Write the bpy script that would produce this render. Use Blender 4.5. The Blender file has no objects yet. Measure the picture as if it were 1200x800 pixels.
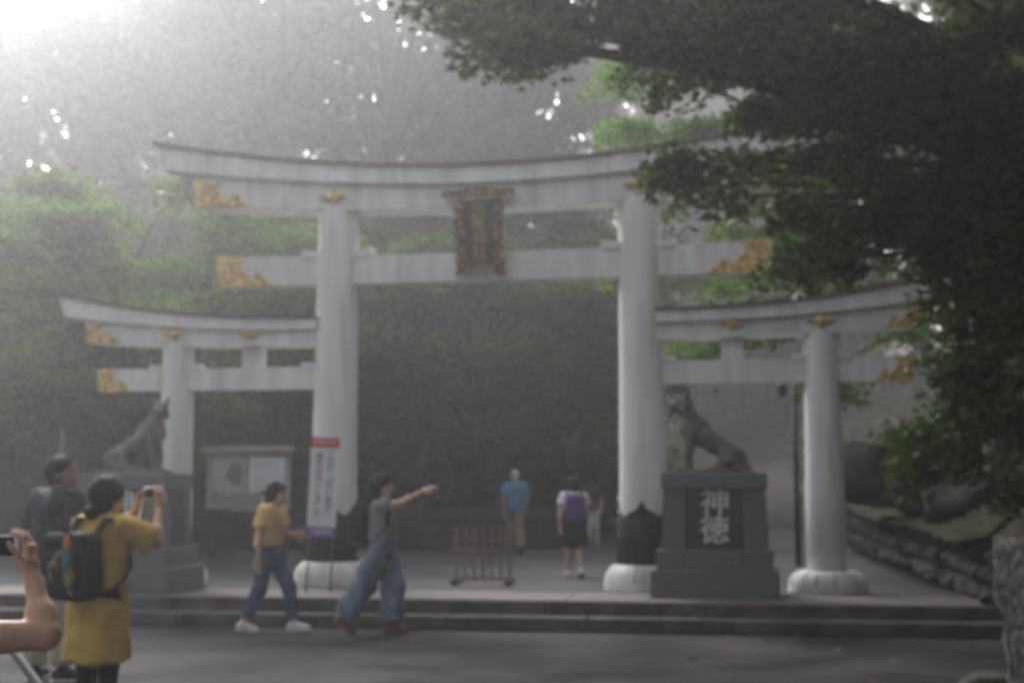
import bpy, bmesh, math, random
import numpy as np
from mathutils import Vector, Matrix, Euler

# ------------------------------------------------------------------ camera, world, sun, exposure
SC = bpy.context.scene
COL = SC.collection
F, CAMH, PITCH = 1600.0, 1.5, math.atan(170 / 1600.0)      # focal length in photo pixels, eye height, upward tilt
cam = bpy.data.cameras.new('camera')
cam.lens, cam.sensor_width = 48.0, 36.0
cam.clip_start, cam.clip_end = 0.05, 1000
cam.dof.use_dof = True                                     # the photograph is focused too near: everything is a little soft
cam.dof.focus_distance = 1.5
cam.dof.aperture_fstop = 7.5
CAM = bpy.data.objects.new('camera', cam)
COL.objects.link(CAM)
CAM.location = (0, 0, CAMH)
CAM.rotation_euler = (math.pi / 2 + PITCH, 0, 0)
SC.camera = CAM

SUN_EL, SUN_AZ = math.radians(31), math.radians(-24)       # azimuth from +Y (straight ahead), minus = to the left
world = bpy.data.worlds.new('World')
SC.world = world
world.use_nodes = True
wn, wl = world.node_tree.nodes, world.node_tree.links
sky = wn.new('ShaderNodeTexSky')
sky.sky_type = 'NISHITA'
sky.sun_disc = False
sky.sun_elevation = SUN_EL
sky.sun_rotation = SUN_AZ
sky.dust_density = 5.0
hsv = wn.new('ShaderNodeHueSaturation')                    # overcast: the blue is washed out of the sky
hsv.inputs['Saturation'].default_value = 0.2
wl.new(sky.outputs[0], hsv.inputs['Color'])
wl.new(hsv.outputs[0], wn['Background'].inputs['Color'])
wn['Background'].inputs['Strength'].default_value = 0.15

sl = bpy.data.lights.new('sun', 'SUN')
sl.energy = 1.15
sl.angle = math.radians(24)
sl.color = (1.0, 0.98, 0.96)
SUN = bpy.data.objects.new('sun', sl)
COL.objects.link(SUN)
sd = Vector((math.sin(SUN_AZ) * math.cos(SUN_EL), math.cos(SUN_AZ) * math.cos(SUN_EL), math.sin(SUN_EL)))
SUN.rotation_euler = sd.to_track_quat('Z', 'Y').to_euler()

SC.view_settings.view_transform = 'Standard'
SC.view_settings.look = 'None'
SC.view_settings.gamma = 1.0
SC.view_settings.exposure = 1.57
SC.render.engine = 'CYCLES'
cy = SC.cycles
cy.use_denoising = True
cy.denoiser = 'OPENIMAGEDENOISE'
cy.max_bounces, cy.diffuse_bounces, cy.glossy_bounces = 6, 3, 2
cy.transmission_bounces, cy.transparent_max_bounces, cy.volume_bounces = 3, 4, 0
cy.sample_clamp_indirect = 4
cy.use_adaptive_sampling = True
cy.adaptive_threshold = 0.02
FOG_DENSITY = 0.0054

# ------------------------------------------------------------------ helpers
R = random.Random(7)
NR = np.random.default_rng(11)

def ray(px, py):
    x, y = (px - 600) / F, (400 - py) / F
    return Vector((x, math.cos(PITCH) - y * math.sin(PITCH), math.sin(PITCH) + y * math.cos(PITCH)))
def G(px, py, z=0.0):
    d = ray(px, py); t = (z - CAMH) / d.z
    return Vector((d.x * t, d.y * t, z))
def P(px, py, D):
    d = ray(px, py); t = D / d.y
    return Vector((d.x * t, D, CAMH + d.z * t))

def link(o, parent=None):
    COL.objects.link(o)
    if parent is not None:
        o.parent = parent
    return o
def tag(o, label=None, cat=None, group=None, kind=None):
    if label: o['label'] = label
    if cat: o['category'] = cat
    if group: o['group'] = group
    if kind: o['kind'] = kind
    return o
def empty(name, loc=(0, 0, 0), rz=0.0, label=None, cat=None, group=None):
    o = bpy.data.objects.new(name, None)
    o.empty_display_size = 0.2
    o.location = loc; o.rotation_euler = (0, 0, rz)
    link(o)
    return tag(o, label, cat, group)
def mesh_obj(name, me, mat=None, parent=None, smooth=False):
    if mat is not None:
        for m in (mat if isinstance(mat, (list, tuple)) else [mat]):
            me.materials.append(m)
    if smooth:
        me.polygons.foreach_set('use_smooth', np.ones(len(me.polygons), dtype=bool))
    return link(bpy.data.objects.new(name, me), parent)
def bm_obj(name, bm, mat=None, parent=None, smooth=False):
    me = bpy.data.meshes.new(name)
    bmesh.ops.recalc_face_normals(bm, faces=bm.faces)
    bm.to_mesh(me); bm.free()
    return mesh_obj(name, me, mat, parent, smooth)
def np_mesh(name, V, Fc):
    """V (n,3), Fc (m,k) all faces with k corners"""
    me = bpy.data.meshes.new(name)
    V = np.asarray(V, dtype=np.float32); Fc = np.asarray(Fc, dtype=np.int32)
    m, k = Fc.shape
    me.vertices.add(len(V)); me.vertices.foreach_set('co', V.ravel())
    me.loops.add(m * k); me.loops.foreach_set('vertex_index', Fc.ravel())
    me.polygons.add(m); me.polygons.foreach_set('loop_start', np.arange(0, m * k, k, dtype=np.int32))
    me.update(calc_edges=True)
    me.validate()
    return me
def box(bm, c, s, rot=None, bev=0.0, taper=1.0):
    """box of full size s centred at c; taper scales the top in x and y"""
    vs = []
    for z in (-.5, .5):
        t = taper if z > 0 else 1.0
        for x, y in ((-.5, -.5), (.5, -.5), (.5, .5), (-.5, .5)):
            p = Vector((x * s[0] * t, y * s[1] * t, z * s[2]))
            if rot is not None: p = rot @ p
            vs.append(bm.verts.new(p + Vector(c)))
    fs = [(3, 2, 1, 0), (4, 5, 6, 7), (0, 1, 5, 4), (1, 2, 6, 5), (2, 3, 7, 6), (3, 0, 4, 7)]
    faces = [bm.faces.new([vs[i] for i in f]) for f in fs]
    if bev > 0:
        es = list({e for f in faces for e in f.edges})
        bmesh.ops.bevel(bm, geom=es, offset=bev, segments=1, affect='EDGES')
    return vs
def box_obj(name, c, s, mat, parent=None, rot=None, bev=0.0, taper=1.0):
    bm = bmesh.new(); box(bm, c, s, rot, bev, taper)
    return bm_obj(name, bm, mat, parent)
def lathe(bm, prof, n=40, c=(0, 0, 0), zfun=None):
    rings = []
    for r, z in prof:
        ring = []
        for i in range(n):
            a = 2 * math.pi * i / n
            zz = z if zfun is None else zfun(r, z, a)
            ring.append(bm.verts.new((c[0] + r * math.cos(a), c[1] + r * math.sin(a), c[2] + zz)))
        rings.append(ring)
    for a, b in zip(rings, rings[1:]):
        for i in range(n):
            bm.faces.new((a[i], a[(i + 1) % n], b[(i + 1) % n], b[i]))
    bm.faces.new(rings[-1]); bm.faces.new(list(reversed(rings[0])))
def tube(bm, pts, rads, n=8, cap=True):
    pts = [Vector(p) for p in pts]
    rings = []
    for i, p in enumerate(pts):
        d = (pts[min(i + 1, len(pts) - 1)] - pts[max(i - 1, 0)]).normalized()
        a = d.orthogonal().normalized() if i == 0 else (rings_a - d * rings_a.dot(d)).normalized()
        rings_a = a
        b = d.cross(a)
        r = rads[i] if isinstance(rads, (list, tuple)) else rads
        rings.append([bm.verts.new(p + (a * math.cos(2 * math.pi * k / n) + b * math.sin(2 * math.pi * k / n)) * r) for k in range(n)])
    for a, b in zip(rings, rings[1:]):
        for k in range(n):
            bm.faces.new((a[k], a[(k + 1) % n], b[(k + 1) % n], b[k]))
    if cap:
        bm.faces.new(list(reversed(rings[0]))); bm.faces.new(rings[-1])
def prism(bm, poly, y0, y1, M=None):
    """poly in x,z extruded from y0 to y1"""
    def v(x, y, z):
        p = Vector((x, y, z))
        return bm.verts.new(M @ p if M is not None else p)
    a = [v(x, y0, z) for x, z in poly]; b = [v(x, y1, z) for x, z in poly]
    n = len(poly)
    bm.faces.new(a); bm.faces.new(list(reversed(b)))
    for i in range(n):
        bm.faces.new((a[i], b[i], b[(i + 1) % n], a[(i + 1) % n]))
def text_into(bm, chars, size, M, depth=0.004, bold=0.0):
    """chars: list of (char, x, z) on a panel facing -y; each centred on its spot"""
    for ch, x, z in chars:
        cu = bpy.data.curves.new('t', 'FONT'); cu.body = ch; cu.size = size
        cu.align_x = 'CENTER'; cu.align_y = 'CENTER'; cu.extrude = depth; cu.offset = bold; cu.resolution_u = 3
        o = bpy.data.objects.new('t', cu); COL.objects.link(o)
        bpy.context.view_layer.update()
        me = o.to_mesh()
        off = len(bm.verts)
        T = M @ Matrix.Translation((x, 0, z)) @ Matrix.Rotation(math.pi / 2, 4, 'X')
        vs = [bm.verts.new(T @ v.co) for v in me.vertices]
        for p in me.polygons:
            try: bm.faces.new([vs[i] for i in p.vertices])
            except ValueError: pass
        o.to_mesh_clear()
        bpy.data.objects.remove(o); bpy.data.curves.remove(cu)

# ------------------------------------------------------------------ materials
MATS = {}
def mat(name, col, rough=0.8, var=0.2, scale=4.0, col2=None, bump=0.0, bscale=None, metal=0.0, stretch=(1, 1, 1), spec=0.3, island=0.0, detail=6, contrast=(0.35, 0.65)):
    if name in MATS: return MATS[name]
    m = bpy.data.materials.new(name); m.use_nodes = True
    nt = m.node_tree; n, l = nt.nodes, nt.links
    b = n['Principled BSDF']
    b.inputs['Roughness'].default_value = rough
    b.inputs['Metallic'].default_value = metal
    b.inputs['Specular IOR Level'].default_value = spec
    tc = n.new('ShaderNodeTexCoord'); mp = n.new('ShaderNodeMapping')
    mp.inputs['Scale'].default_value = stretch
    l.new(tc.outputs['Object'], mp.inputs['Vector'])
    no = n.new('ShaderNodeTexNoise'); no.inputs['Scale'].default_value = scale; no.inputs['Detail'].default_value = detail
    l.new(mp.outputs[0], no.inputs['Vector'])
    cr = n.new('ShaderNodeValToRGB')
    c0 = [max(0, c * (1 - var)) for c in col]; c1 = col2 or [min(1, c * (1 + var)) for c in col]
    cr.color_ramp.elements[0].position, cr.color_ramp.elements[1].position = contrast
    cr.color_ramp.elements[0].color = (*c0, 1); cr.color_ramp.elements[1].color = (*c1, 1)
    l.new(no.outputs['Fac'], cr.inputs[0])
    out = cr.outputs[0]
    if island > 0:
        ge = n.new('ShaderNodeNewGeometry'); mr = n.new('ShaderNodeMapRange')
        mr.inputs['To Min'].default_value = 1 - island; mr.inputs['To Max'].default_value = 1 + island
        l.new(ge.outputs['Random Per Island'], mr.inputs['Value'])
        mx = n.new('ShaderNodeMix'); mx.data_type = 'RGBA'; mx.blend_type = 'MULTIPLY'; mx.inputs['Factor'].default_value = 1
        l.new(out, mx.inputs['A']); l.new(mr.outputs[0], mx.inputs['B'])
        out = mx.outputs['Result']
    l.new(out, b.inputs['Base Color'])
    if bump > 0:
        n2 = n.new('ShaderNodeTexNoise'); n2.inputs['Scale'].default_value = bscale or scale * 4; n2.inputs['Detail'].default_value = 8
        l.new(mp.outputs[0], n2.inputs['Vector'])
        bu = n.new('ShaderNodeBump'); bu.inputs['Strength'].default_value = bump; bu.inputs['Distance'].default_value = 0.02
        l.new(n2.outputs['Fac'], bu.inputs['Height']); l.new(bu.outputs[0], b.inputs['Normal'])
    MATS[name] = m
    return m
def leaf_mat(name, ca, cb, trans=0.35, nscale=0.5, tvar=0.0):
    """foliage: colour varies leaf by leaf and clump by clump; some light passes through each leaf"""
    if name in MATS: return MATS[name]
    m = bpy.data.materials.new(name); m.use_nodes = True
    n, l = m.node_tree.nodes, m.node_tree.links
    b = n['Principled BSDF']; b.inputs['Roughness'].default_value = 0.55; b.inputs['Specular IOR Level'].default_value = 0.25
    ge = n.new('ShaderNodeNewGeometry'); tc = n.new('ShaderNodeTexCoord')
    no = n.new('ShaderNodeTexNoise'); no.inputs['Scale'].default_value = nscale; no.inputs['Detail'].default_value = 3
    l.new(tc.outputs['Object'], no.inputs['Vector'])
    ad = n.new('ShaderNodeMath'); ad.operation = 'MULTIPLY_ADD'; ad.inputs[1].default_value = 0.45
    l.new(ge.outputs['Random Per Island'], ad.inputs[0]); l.new(no.outputs['Fac'], ad.inputs[2])
    cr = n.new('ShaderNodeValToRGB')
    cr.color_ramp.elements[0].position, cr.color_ramp.elements[1].position = 0.45, 0.95
    cr.color_ramp.elements[0].color = (*ca, 1); cr.color_ramp.elements[1].color = (*cb, 1)
    oi = n.new('ShaderNodeObjectInfo'); mr = n.new('ShaderNodeMapRange')          # no two trees have quite the same green
    mr.inputs['To Min'].default_value = 1 - tvar; mr.inputs['To Max'].default_value = 1 + tvar
    l.new(oi.outputs['Random'], mr.inputs['Value'])
    mx = n.new('ShaderNodeMix'); mx.data_type = 'RGBA'; mx.blend_type = 'MULTIPLY'; mx.inputs['Factor'].default_value = 1
    l.new(cr.outputs[0], mx.inputs['A']); l.new(mr.outputs[0], mx.inputs['B'])
    l.new(ad.outputs[0], cr.inputs[0]); l.new(mx.outputs['Result'], b.inputs['Base Color'])
    tr = n.new('ShaderNodeBsdfTranslucent'); l.new(mx.outputs['Result'], tr.inputs['Color'])
    ms = n.new('ShaderNodeMixShader'); ms.inputs[0].default_value = trans
    l.new(b.outputs[0], ms.inputs[1]); l.new(tr.outputs[0], ms.inputs[2])
    l.new(ms.outputs[0], n['Material Output'].inputs['Surface'])
    MATS[name] = m
    return m
def paint_mat():
    """weathered white paint: vertical rain streaks, green algae, faint pinkish rust"""
    m = bpy.data.materials.new('weathered_white_paint'); m.use_nodes = True
    n, l = m.node_tree.nodes, m.node_tree.links
    b = n['Principled BSDF']; b.inputs['Roughness'].default_value = 0.6; b.inputs['Specular IOR Level'].default_value = 0.3
    tc = n.new('ShaderNodeTexCoord')
    def noise(scale, stretch, detail=6):
        mp = n.new('ShaderNodeMapping'); mp.inputs['Scale'].default_value = stretch
        l.new(tc.outputs['Object'], mp.inputs['Vector'])
        no = n.new('ShaderNodeTexNoise'); no.inputs['Scale'].default_value = scale; no.inputs['Detail'].default_value = detail
        l.new(mp.outputs[0], no.inputs['Vector']); return no.outputs['Fac']
    def ramp(fac, a, b2, c0, c1):
        cr = n.new('ShaderNodeValToRGB'); cr.color_ramp.elements[0].position = a; cr.color_ramp.elements[1].position = b2
        cr.color_ramp.elements[0].color = (*c0, 1); cr.color_ramp.elements[1].color = (*c1, 1); l.new(fac, cr.inputs[0]); return cr.outputs[0]
    def mul(a, b2):
        mx = n.new('ShaderNodeMix'); mx.data_type = 'RGBA'; mx.blend_type = 'MULTIPLY'; mx.inputs['Factor'].default_value = 1
        l.new(a, mx.inputs['A']); l.new(b2, mx.inputs['B']); return mx.outputs['Result']
    base = ramp(noise(3.0, (1, 1, .5)), .3, .7, (.76, .76, .75), (.86, .86, .865))
    streak = ramp(noise(4.0, (1, 1, .10), 8), .30, .62, (.74, .74, .73), (1, 1, 1))
    green = ramp(noise(4.0, (1, 1, .12), 8), .56, .72, (1, 1, 1), (.66, .73, .58))
    pink = ramp(noise(5.0, (1, 1, .15), 8), .62, .76, (1, 1, 1), (.95, .80, .78))
    l.new(mul(mul(mul(base, streak), green), pink), b.inputs['Base Color'])
    bu = n.new('ShaderNodeBump'); bu.inputs['Strength'].default_value = .15; bu.inputs['Distance'].default_value = .01
    l.new(noise(30, (1, 1, 1)), bu.inputs['Height']); l.new(bu.outputs[0], b.inputs['Normal'])
    return m
PAINT = paint_mat()
GOLD = mat('gilded_copper', (.66, .40, .09), .40, .5, 18, col2=(.98, .70, .26), metal=.35, bump=.9, bscale=30, spec=.5)
DARKROOF = mat('dark_copper_cap', (.10, .085, .075), .6, .3, 5)
IRON = mat('black_pillar_skirt', (.022, .022, .023), .45, .3, 8, bump=.2)
RUSTIRON = mat('rust_tinted_iron', (.035, .024, .020), .55, .4, 8)
BASESTONE = mat('white_base_stone', (.55, .545, .53), .8, .18, 3, col2=(.78, .77, .745), bump=.2, stretch=(1, 1, .4), contrast=(.3, .6))
PATINA = mat('green_patina_streak', (.44, .50, .47), .8, .2, 6)
GRANITE = mat('grey_granite', (.135, .138, .15), .6, .14, 22, bump=.15, bscale=80)
GRANITE_D = mat('dark_polished_granite', (.030, .029, .030), .25, .2, 30, spec=.5)
WHITELET = mat('white_lettering', (.72, .72, .72), .7, .1, 8)
STATUE = mat('weathered_statue_stone', (.095, .084, .076), .85, .15, 7, col2=(.155, .14, .128), bump=.25, bscale=40)
ASPHALT = mat('damp_asphalt', (.016, .0155, .0165), .88, .22, 1.1, col2=(.058, .054, .057), bump=.35, bscale=90, spec=.2, detail=8)
PLAZA = mat('plaza_asphalt', (.043, .043, .046), .8, .18, .7, col2=(.075, .075, .079), bump=.3, bscale=70, spec=.25)
PAVER = mat('reddish_grey_paving', (.145, .125, .115), .75, .18, 2.0, bump=.2, bscale=60)
KERB = mat('dark_kerb_stone', (.075, .070, .070), .8, .35, 3.5, col2=(.12, .105, .10), bump=.3, bscale=40)
SOIL = mat('forest_soil', (.030, .024, .017), .95, .4, 1.5, col2=(.055, .042, .028), bump=.6, bscale=12)
MOSS = mat('bright_moss', (.010, .013, .003), .95, .35, 3, col2=(.036, .046, .008), bump=.7, bscale=40)
ROCK = mat('mossy_rock', (.034, .032, .027), .95, .4, 3, col2=(.075, .07, .062), bump=.6, bscale=14)
LICHENROCK = mat('lichen_rock', (.020, .019, .017), .95, .4, 16, col2=(.125, .12, .105), bump=.8, bscale=30, contrast=(.42, .74))
LICHEN = mat('pale_green_lichen', (.30, .34, .22), .95, .3, 20, col2=(.48, .52, .38), bump=.6)
WOOD = mat('weathered_wood', (.22, .155, .12), .8, .25, 4, stretch=(4, 4, .6), bump=.3)
DARKWOOD = mat('dark_fence_wood', (.055, .046, .040), .85, .3, 3, stretch=(3, 3, .5))
BARK = mat('dark_bark', (.045, .038, .032), .95, .35, 5, stretch=(1, 1, .3), bump=.8, bscale=20)
FADED = mat('faded_board_white', (.64, .65, .68), .7, .08, 3)
BOARDFRAME = mat('aged_board_frame', (.30, .28, .26), .8, .2, 5, stretch=(.5, 3, 3))
CONCRETE = mat('grey_concrete', (.20, .20, .20), .85, .15, 3, bump=.3)
RED = mat('sign_red', (.55, .045, .07), .6, .06, 3)
PURPLE = mat('sign_purple', (.20, .10, .34), .6, .06, 3)
SIGNWHITE = mat('sign_white', (.70, .70, .73), .55, .05, 2)
INK = mat('black_ink', (.03, .03, .035), .6, .1, 3)
STEEL = mat('grey_painted_steel', (.13, .13, .135), .5, .1, 5, metal=.2)
DARKMETAL = mat('dark_metal', (.04, .042, .045), .5, .2, 5, metal=.3)
# ------------------------------------------------------------------ ground, road, steps, plaza
ZP = 0.28
E0, E1 = G(240, 733, 0), G(920, 744, 0)                    # foot of the steps along the road
SU = (E1 - E0).normalized()
SV = Vector((-SU.y, SU.x, 0))
S0 = E0 - SU * (E0.x / SU.x)                               # point on the step line with x = 0
SANG = math.atan2(SU.y, SU.x)
def S(u, v, z=0.0):
    return S0 + SU * u + SV * v + Vector((0, 0, z))

def sheet(name, pts, mat_, sub=0):
    bm = bmesh.new()
    bm.faces.new([bm.verts.new(p) for p in pts])
    o = bm_obj(name, bm, mat_)
    if o.data.polygons[0].normal.z < 0: o.data.flip_normals()
    return tag(o, kind='structure')
sheet('ground', [(-150, -60, -.05), (150, -60, -.05), (150, 160, -.05), (-150, 160, -.05)], SOIL)
rd = sheet('road', [(-60, -30, 0), (60, -30, 0), S(60, .05), S(-60, .05)], ASPHALT)
# plaza: dips slightly behind the gate
bm = bmesh.new()
rows = [(1.62, ZP - .004), (2.2, ZP - .012), (4.0, .20), (6.2, .145), (12, .14), (26, .14), (45, .14)]
grid = [[bm.verts.new(S(u, v, z)) for u in np.linspace(-40, 22, 12)] for v, z in rows]
for a, b in zip(grid, grid[1:]):
    for i in range(11): bm.faces.new((a[i], a[i + 1], b[i + 1], b[i]))
tag(bm_obj('plaza', bm, PLAZA), kind='structure')
steps = empty('steps', S0, SANG); tag(steps, kind='structure')
RU = 7.2                                                    # right end of the steps
u = -22.0
while u < RU:
    L = R.uniform(1.15, 1.6)
    box_obj('kerb_stone', (u + L / 2, .19 + R.uniform(-.004, .004), .07), (L - .008, .38, .14 + R.uniform(-.003, .003)), KERB, steps, bev=.012)
    u += L
u = -22.4
while u < RU:
    L = R.uniform(1.15, 1.6)
    box_obj('kerb_stone', (u + L / 2, .34 + .17 + R.uniform(-.004, .004), .205), (L - .008, .34, .15), KERB, steps, bev=.012)
    u += L
# reddish paving strip on the top step, slab by slab
u = -22.0
while u < RU:
    box_obj('paving_slab', (u + .45, .70 + .47, ZP - .05), (.894, .93, .10 + R.uniform(-.004, .002)), PAVER, steps, bev=.006)
    box_obj('paving_slab', (u + .45, .70 - .17, ZP - .006), (.894, .345, .03), PAVER, steps, bev=.006)
    u += .90
box_obj('step_core', ((RU - 22) / 2, 1.0, .10), (RU + 21.5, 1.2, .20), KERB, steps)

# ------------------------------------------------------------------ the triple torii
K = 1.008
ta, tb = G(389, 687, ZP), G(738, 692, ZP)
A2 = Vector((ta.x, ta.y + .45)); B2 = Vector(((748 - 600) / F * (tb.y + .45), tb.y + .45))
TO = (A2 + B2) / 2; TANG = math.atan2((B2 - A2).y, (B2 - A2).x)
torii = empty('torii_gate', (TO.x, TO.y, ZP), TANG,
              'large white triple shrine gate with upturned beams, golden fittings and a hanging name plaque', 'shrine gate')
torii.scale = (K, K, K)
XP, XS = 1.94, 4.09
def pillar(x, rt, rb, z1, lean, seed):
    bm = bmesh.new()
    prof = [(rb, 0.1), (rb, 1.0), ((rb * .45 + rt * .55), z1 * .55), (rt, z1 - .12), (rt * .985, z1 - .05), (rt * .9, z1 - .012), (rt * .78, z1)]
    lathe(bm, prof, 44)
    for v in bm.verts:
        v.co.x += x - math.copysign(lean, x) * (v.co.z / z1)
    return bm_obj('pillar', bm, PAINT, torii, True)
for s in (-1, 1):
    pillar(s * (XP + .012), .258, .288, 4.80, .02, 1)
    pillar(s * (XS + .01), .203, .232, 3.08, .02, 2)
    for x, rb, h in ((s * (XP + .012), .485, .29), (s * (XS + .01), .46, .235)):
        bm = bmesh.new()
        pr = [(rb, -.06), (rb, .0)] + [(rb * (1 - .36 * (1 - math.cos(t)) ), h * math.sin(t) ** .8) for t in np.linspace(.12, math.pi / 2, 9)]
        lathe(bm, pr, 48, (x, 0, 0))
        bs = bm_obj('base_stone', bm, BASESTONE, torii, True)
        for k in range(7):                                   # copper-green runs down the stone
            a = R.uniform(math.pi, 2 * math.pi); da = R.uniform(.025, .06)
            bm = bmesh.new(); q = []
            for t in np.linspace(.2, 1.5, 7):
                rr = rb * (1 - .36 * (1 - math.cos(t))) + .003; zz = h * math.sin(t) ** .8 + .002
                w = da * R.uniform(.6, 1.2)
                q.append([bm.verts.new((x + rr * math.cos(a + e), rr * math.sin(a + e), zz)) for e in (-w, w)])
            for p, r in zip(q, q[1:]): bm.faces.new((p[0], p[1], r[1], r[0]))
            bm_obj('patina_streak', bm, PATINA, bs, True)
    # black skirts of the two tall pillars, with a pointed crest on each side
    bm = bmesh.new()
    def crest(r, z, a):
        if z < .8: return z
        u_ = ((a + math.pi / 4) % (math.pi / 2)) - math.pi / 4
        e = abs(u_) / (math.pi / 4)
        return z + .15 * max(0, 1 - e * 1.15) ** 1.2 + .025 * math.cos(e * 9) * (1 - e)
    lathe(bm, [(.318, .24), (.318, .62), (.326, .64), (.318, .66), (.318, .86), (.300, .87), (.280, .87)], 64, (s * (XP + .012), 0, 0), crest)
    sk = bm_obj('pillar_skirt', bm, IRON, torii)
    for i in range(20):
        a = 2 * math.pi * i / 20
        box_obj('skirt_slat', (s * (XP + .012) + .325 * math.cos(a), .325 * math.sin(a), .43), (.016, .055, .36), IRON, sk, Matrix.Rotation(a, 3, 'Z'), .004)
    bm = bmesh.new(); lathe(bm, [(.324, .68), (.330, .69), (.330, .81), (.324, .82)], 40, (s * (XP + .012), 0, 0))
    bm_obj('skirt_band', bm, RUSTIRON, sk)

def beam(name, x0, x1, zt, zb, d, m, n=14, e0=0.0, e1=0.0, parent=None):
    """beam of depth d between x0 and x1 with top and bottom curves; e0/e1 slide the upper edge outward at the ends"""
    bm = bmesh.new(); rows = []
    for i in range(n + 1):
        t = i / n; x = x0 + (x1 - x0) * t
        o = -e0 * (1 - t) ** 8 + e1 * t ** 8
        rows.append([bm.verts.new(p) for p in ((x, -d / 2, zb(x)), (x + o, -d / 2, zt(x + o)), (x + o, d / 2, zt(x + o)), (x, d / 2, zb(x)))])
    for a, b in zip(rows, rows[1:]):
        for k in range(4): bm.faces.new((a[k], a[(k + 1) % 4], b[(k + 1) % 4], b[k]))
    bm.faces.new(rows[0]); bm.faces.new(list(reversed(rows[-1])))
    return bm_obj(name, bm, m, parent or torii)
ktop = lambda x: 5.18 + .45 * (abs(x) / 4.32) ** 1.9
kbot = lambda x: 4.975 + .33 * (abs(x) / 4.20) ** 1.9
kmid = lambda x: ktop(x) - .0
shb = lambda x: 4.675 + .13 * (abs(x) / 3.76) ** 2.0
cuts = [-4.20, -1.97, -1.60, 1.60, 1.97, 4.20]
for i, (a, b) in enumerate(zip(cuts, cuts[1:])):
    beam('top_lintel_block', a + (0.006 if i else 0), b - (0.006 if i < 4 else 0), ktop, kbot, .62, PAINT, 24 if b - a > 1 else 3,
         .12 if i == 0 else 0, .12 if i == 4 else 0)
beam('lintel_cap', -4.36, 4.36, lambda x: ktop(x) + .040, lambda x: ktop(x) + .003, .70, DARKROOF, 40, .02, .02)
beam('lower_lintel', -3.77, 3.77, lambda x: kbot(x) - .003, shb, .46, PAINT, 40, .10, .10)
nt_, nb_ = (lambda x: 4.125 + .045 * (abs(x) / 3.5) ** 3), (lambda x: 3.765 + .01 * (abs(x) / 3.5) ** 3)
beam('tie_beam', -3.47, 3.47, nt_, nb_, .26, PAINT, 20, .08, .08)
for s in (-1, 1):
    for q in (-1, 1):                                        # wedges either side of each tall pillar
        bm = bmesh.new()
        x0 = s * (XP - .01) + q * .262; x1 = x0 + q * .20
        pts = [(x0 - q * .05, 4.11), (x1, 4.11), (x1, 4.20 + .03), (x0 - q * .05, 4.19)]
        prism(bm, pts, -.15, .15); bm_obj('wedge', bm, PAINT, torii)
    # side gates: beams run from the tall pillar outwards, curling up at the end
    def X(v): return s * v
    st = lambda x: 3.325 + .37 * max(0, (abs(x) - 2.2) / 3.45) ** 2.2
    sb = lambda x: 3.19 + .245 * max(0, (abs(x) - 2.2) / 3.45) ** 2.2
    ss = lambda x: 2.99 + .09 * max(0, (abs(x) - 2.2) / 3.1) ** 2.2
    def sidebeam(name, x1, zt, zb, d, m, e):
        a, b = (2.14, x1)
        if s < 0: return beam(name, -b, -a, zt, zb, d, m, 22, e, 0)
        return beam(name, a, b, zt, zb, d, m, 22, 0, e)
    sidebeam('side_top_lintel', 5.58, st, sb, .50, PAINT, .08)
    sidebeam('side_lintel_cap', 5.68, lambda x: st(x) + .035, lambda x: st(x) + .003, .57, DARKROOF, .02)
    sidebeam('side_lower_lintel', 5.26, lambda x: sb(x) - .003, ss, .36, PAINT, .07)
    sidebeam('side_tie_beam', 5.12, lambda x: 2.725 + .02 * max(0, (abs(x) - 4.3)), lambda x: 2.445, .20, PAINT, .06)
    for q in (-1, 1):
        bm = bmesh.new(); x0 = s * XS + q * .205; x1 = x0 + q * .13
        prism(bm, [(x0 - q * .04, 2.71), (x1, 2.71), (x1, 2.785), (x0 - q * .04, 2.775)], -.12, .12); bm_obj('wedge', bm, PAINT, torii)
    bm = bmesh.new(); x0 = s * 2.235
    prism(bm, [(x0 - s * .08, 2.71), (x0 + s * .13, 2.71), (x0 + s * .13, 2.785), (x0 - s * .08, 2.775)], -.12, .12); bm_obj('wedge', bm, PAINT, torii)
    box_obj('strut', (s * 3.04, 0, 2.86), (.27, .18, .29), PAINT, torii, bev=.008)

# golden fittings: a swooping end plate (outline in beam-end coordinates: x towards the tip, z up)
def end_plate(xt, zb, hgt, s, y, slope, wid=1.0, parent=None):
    """xt: tip x at the bottom of the beam end; plate covers the end and sweeps inward along the bottom edge"""
    o = [(0, 0), (slope, hgt), (-.36, hgt * .96), (-.38, hgt * .90), (-.31, hgt * .80), (-.29, hgt * .66), (-.37, hgt * .52), (-.46, hgt * .36), (-.53, hgt * .24),
         (-.56, hgt * .27), (-.56, hgt * .42), (-.60, hgt * .45), (-.66, hgt * .38), (-.70, hgt * .24), (-.74, hgt * .20), (-.77, hgt * .12), (-.83, hgt * .09), (-.85, hgt * .03), (-.82, 0)]
    bm = bmesh.new()
    prism(bm, [(s * (xt + px * wid), zb + pz) for px, pz in o], y - .02, y + .02)
    bm_obj('gold_end_plate', bm, GOLD, parent or torii)
    for cx, cz, r in ((-.30, .40, .075), (-.62, .31, .06), (-.14, .72, .06), (-.10, .22, .05), (-.42, .14, .045), (-.70, .12, .04)):
        bm = bmesh.new()                                     # raised scrollwork bosses
        for t0 in (0, 1):
            pts = []
            for i in range(9):
                t = i / 8 * 4.6 + t0 * 2.2; rr = r * (1 - .09 * i)
                pts.append((s * (xt + (cx + rr * math.cos(t)) * wid), y - .024, zb + cz * hgt + rr * math.sin(t)))
            tube(bm, pts, .009, 5)
        bm_obj('scrollwork', bm, GOLD, parent or torii)
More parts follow.
